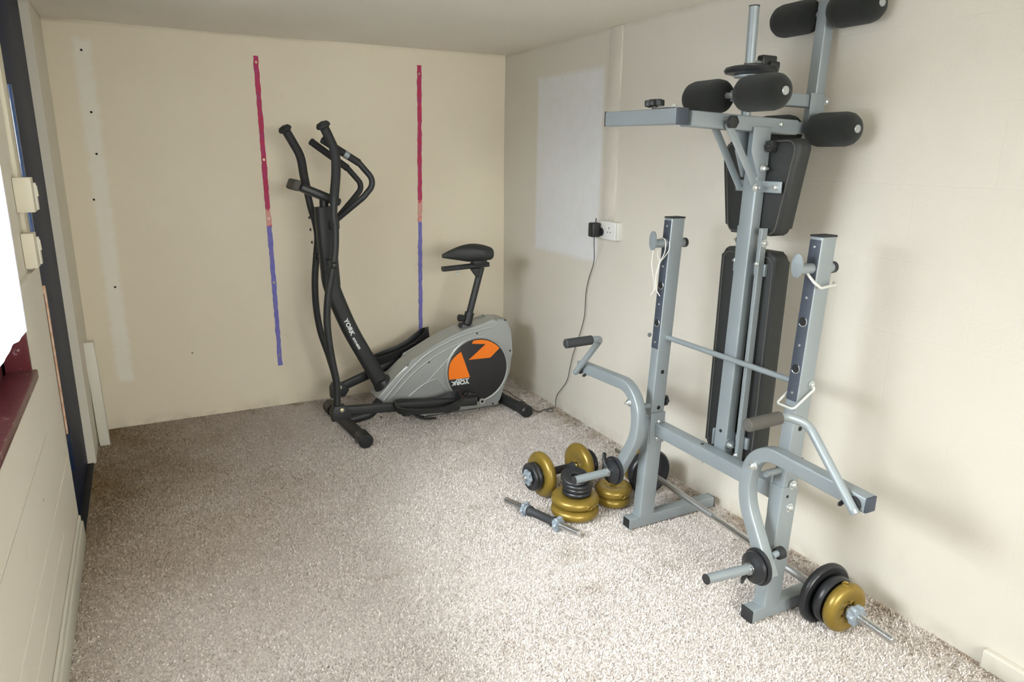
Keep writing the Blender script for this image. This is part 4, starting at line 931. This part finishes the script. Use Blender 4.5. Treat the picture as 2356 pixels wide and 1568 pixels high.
def gold_disc(name, c, axis, R_, th, parent=None, plug=None, recess=False, face=1, ridges=True):
    bm = bmesh.new(); add_ring_lathe(bm, gold_prof(R_, th), c, axis, 56)
    p = obj(name, bm, M_gold, parent, angle=60)
    ax = V(axis).normalized(); e1, e2, _ = frame_for(ax); c = V(c)
    if plug is not None:
        pd = V(plug); pd = (pd-ax*pd.dot(ax)).normalized(); o = c+pd*(R_*0.985)
        bm = bmesh.new(); add_ring_lathe(bm, [(0.0070, -0.006), (0.0120, -0.006), (0.0118, 0.0045), (0.0095, 0.0065), (0.0078, 0.0045)], o, pd, 22)
        rg = obj('filler_plug', bm, M_gold, p); obj('plug_centre', lathe([(0, -0.003), (0.0072, -0.003), (0.0072, 0.001), (0, 0.0016)], o, pd, 18), M_gold, rg)
    # moulded marks on the face: weight lozenge and short raised bars
    h = th/2*0.97
    if ridges:
        for k in range(9):
            a = -0.9+k*0.085
            q = c+ax*face*(h-0.0006)+(e1*math.cos(a)+e2*math.sin(a))*R_*0.70
            t_ = (-e1*math.sin(a)+e2*math.cos(a)); rd_ = (e1*math.cos(a)+e2*math.sin(a))
            bm = bmesh.new(); add_sweep(bm, [q-rd_*0.006, q+rd_*0.006], rrect(0.002, 0.002, 0.0005, 1)); obj('moulded_mark', bm, M_gold, p, smooth=False)
    for a in (0.6,):
        q = c+ax*face*(h*0.93-0.0002)+(e1*math.cos(a)+e2*math.sin(a))*R_*0.50
        obj('filler_dot', lathe([(0, -0.002), (0.0065, -0.002), (0.006, 0.0015), (0, 0.002)], q, ax*face, 16), M_gold, p)
    if recess:
        for k in range(7):
            a = 2*PI*k/7; q = c+ax*face*(h*0.74)+(e1*math.cos(a)+e2*math.sin(a))*R_*0.38
            obj('hub_recess', lathe([(0, 0), (0.0085, 0), (0.0085, 0.002), (0, 0.0022)], q, ax*face, 12), M_goldd, p)
    return p
def iron_prof(R_, th):
    h = th/2
    return [(0.014, -h*0.8), (R_*0.34, -h*0.8), (R_*0.38, -h*0.55), (R_*0.74, -h*0.55), (R_*0.80, -h*0.95), (R_*0.93, -h), (R_*0.99, -h*0.55), (R_, 0), (R_*0.99, h*0.55), (R_*0.93, h), (R_*0.80, h*0.95), (R_*0.74, h*0.55), (R_*0.38, h*0.55), (R_*0.34, h*0.8), (0.014, h*0.8)]
def iron_disc(name, c, axis, R_, th, parent=None):
    bm = bmesh.new(); add_ring_lathe(bm, iron_prof(R_, th), c, axis, 48); return obj(name, bm, M_iron, parent, angle=45)
def spin_nut(c, axis, parent, R_=0.030, th=0.016, hub=True, m=None):
    bm = bmesh.new(); e1, e2, ax = frame_for(axis); add_prism(bm, star(R_*1.05, R_*0.72, 6), V(c), e1, e2, th, 0.0025)
    if hub: add_lathe(bm, [(0, -0.010), (R_*0.62, -0.010), (R_*0.62, 0.002), (0, 0.002)], c, axis, 24)
    return obj('spin_lock_nut', bm, m or M_nut, parent)
def threaded(a, b, r, parent, name='threaded_end'):
    a = V(a); b = V(b); L = (b-a).length; n = int(L/0.0042); prof = [(0, 0), (r*0.8, 0), (r, 0.002)]
    for i in range(n):
        t = 0.002+i*(L-0.004)/n; s = (L-0.004)/n
        prof += [(r, t+s*0.35), (r*0.84, t+s*0.6), (r*0.84, t+s*0.8), (r, t+s)]
    prof += [(r*0.8, L), (0, L)]
    return obj(name, lathe(prof, a, b-a, 18), M_chrome, parent, angle=25)

def plate_thing(name, label, cat, c, axis, R_, th, kind, group=None, **k):
    z = c[2]-th/2
    t = thing(name, label, cat, (c[0], c[1], z), group)
    if kind == 'gold': gold_disc('disc', c, axis, R_, th, t, **k)
    else: iron_disc('disc', c, axis, R_, th, t)
    return t
pd = (0.05, -1, 0)
AX, AY = -0.598, -1.855
gp = 'gold vinyl weight plates stacked on the carpet'
plate_thing('weight_plate', 'large gold weight plate at the bottom of the stack nearest the loose dumbbell bar', 'weight plate', (AX, AY, 0.030), (0, 0, 1), 0.098, 0.044, 'gold', gp, ridges=False)
plate_thing('weight_plate', 'large gold weight plate directly under the small black plates', 'weight plate', (AX+0.003, AY+0.004, 0.074), (0.01, 0, 1), 0.098, 0.044, 'gold', gp, plug=(0.05, -1, 0))
bg_ = 'small black plates piled on the gold plates'
ZB = 0.0965
for i, (dx_, dy_, ax_, lb) in enumerate(((0.010, 0.004, (0, 0, 1), 'small black weight plate lying directly on the gold plate, lowest of the black pile'),
                                        (0.013, 0.006, (0, 0, 1), 'small black weight plate second from bottom of the black pile'),
                                        (0.008, 0.004, (0.02, 0, 1), 'small black weight plate third from bottom of the black pile'))):
    plate_thing('weight_plate', lb, 'weight plate', (AX+dx_, AY+dy_, ZB+0.0085+i*0.0172), ax_, 0.060, 0.017, 'iron', bg_)
plate_thing('weight_plate', 'small black weight plate tilted on top of the black pile under the peg', 'weight plate', (AX+0.004, AY+0.014, ZB+0.0665), (-0.10, -0.22, 0.97), 0.058, 0.015, 'iron', bg_)
BX, BY = -0.400, -1.845
plate_thing('weight_plate', 'medium gold weight plate on the carpet next to the far upright, lower of its pair', 'weight plate', (BX-0.002, BY, 0.028), (0, 0, 1), 0.073, 0.040, 'gold', gp, ridges=False)
plate_thing('weight_plate', 'medium gold weight plate on top of its pair next to the far upright', 'weight plate', (BX, BY+0.002, 0.0695), (-0.03, 0.01, 1), 0.078, 0.042, 'gold', gp, plug=(-0.12, -1, 0))

# assembled dumbbell
db = thing('dumbbell', 'assembled dumbbell with gold and black plates lying behind the plate stacks', 'dumbbell', (-0.55, -1.650, 0.0))
dax = V((1, 0.050, 0.0)).normalized(); dc = V((-0.548, -1.650, 0.105))
obj('bar', tube([dc-dax*0.178, dc+dax*0.19], 0.0125, n=18), M_chrome, db)
obj('bar_grip', lathe([(0, 0), (0.020, 0), (0.022, 0.004), (0.017, 0.012), (0.0165, 0.12), (0.022, 0.130), (0.020, 0.134), (0, 0.134)], dc-dax*0.062, dax, 24), M_grip2, db)
gold_disc('gold_plate', dc-dax*0.093, dax, 0.098, 0.046, db, ridges=False, face=-1)
gold_disc('gold_plate', dc+dax*0.103, dax, 0.098, 0.046, db, face=-1)
for k in (0.129, 0.147): iron_disc('black_plate', dc-dax*k, dax, 0.060, 0.018, db)
for k in (0.139, 0.157): iron_disc('black_plate', dc+dax*k, dax, 0.060, 0.018, db)
spin_nut(dc-dax*0.158, -dax, db, 0.034, 0.012); spin_nut(dc+dax*0.169, dax, db, 0.032, 0.012)
for s in (-1, 1): obj('bar_end', lathe([(0, 0), (0.013, 0), (0.013, 0.006), (0.010, 0.010), (0, 0.011)], dc+dax*s*(0.172 if s < 0 else 0.184), dax*s, 18), M_chrome, db)

# loose dumbbell bar
lb_ = thing('dumbbell_bar', 'bare dumbbell bar with two grey spin-lock nuts lying in front of the plates', 'dumbbell bar', (-0.752, -1.85, 0))
A = V((-0.819, -1.668, 0.031)); B = V((-0.688, -2.030, 0.029)); d = (B-A).normalized(); L = (B-A).length
threaded(A, A+d*0.105, 0.0125, lb_); threaded(B, B-d*0.105, 0.0125, lb_)
obj('centre_grip', lathe([(0, 0), (0.021, 0), (0.022, 0.003), (0.022, 0.007), (0.0165, 0.018), (0.0165, 0.112), (0.022, 0.125), (0.022, 0.129), (0.021, 0.132), (0, 0.132)], A+d*(L/2-0.060), d, 24), M_grip2, lb_)
spin_nut(A+d*(L/2-0.066-0.010), -d, lb_, 0.030, 0.013); spin_nut(A+d*(L/2+0.076+0.006), d, lb_, 0.030, 0.016)

# barbell
bb = thing('barbell', 'long chrome barbell lying on the carpet under the rack with plates at both ends', 'barbell', (-0.23, -2.3, 0))
E0 = V((-0.208, -1.590, 0.112)); E1 = V((-0.256, -3.020, 0.086)); d = (E1-E0).normalized(); LB = (E1-E0).length
pt = lambda y: E0+d*((-1.590-y)/(-d.y))
obj('shaft', tube([pt(-1.80), pt(-2.86)], 0.0122, n=20), M_chrome, bb)
for y0_, y1_ in ((-1.90, -2.25), (-2.52, -2.74)): obj('knurled_sleeve', tube([pt(y0_), pt(y1_)], 0.0128, n=20), M_knurl, bb)
threaded(pt(-1.592), pt(-1.80), 0.0125, bb); threaded(pt(-3.018), pt(-2.86), 0.0125, bb)
for y_, R_, th in ((-2.772, 0.106, 0.026), (-2.808, 0.082, 0.030)): iron_disc('black_plate', pt(y_)+V((0, 0, R_-0.096 if False else 0)), -d*-1, R_*0.97, th, bb)
gold_disc('gold_plate', pt(-2.848), d, 0.081, 0.042, bb, plug=(-0.10, 0, 1), recess=True, ridges=False)
spin_nut(pt(-2.882), d, bb, 0.032, 0.020)
for y_, R_, th in ((-1.845, 0.106, 0.026), (-1.812, 0.088, 0.030)): iron_disc('black_plate', pt(y_), d, R_*0.97, th, bb)
gold_disc('gold_plate', pt(-1.775), -d, 0.081, 0.040, bb, ridges=False)
spin_nut(pt(-1.748), -d, bb, 0.032, 0.020)

for k in list(bpy.data.objects):
    if k.name.startswith('txt'): bpy.data.objects.remove(k)
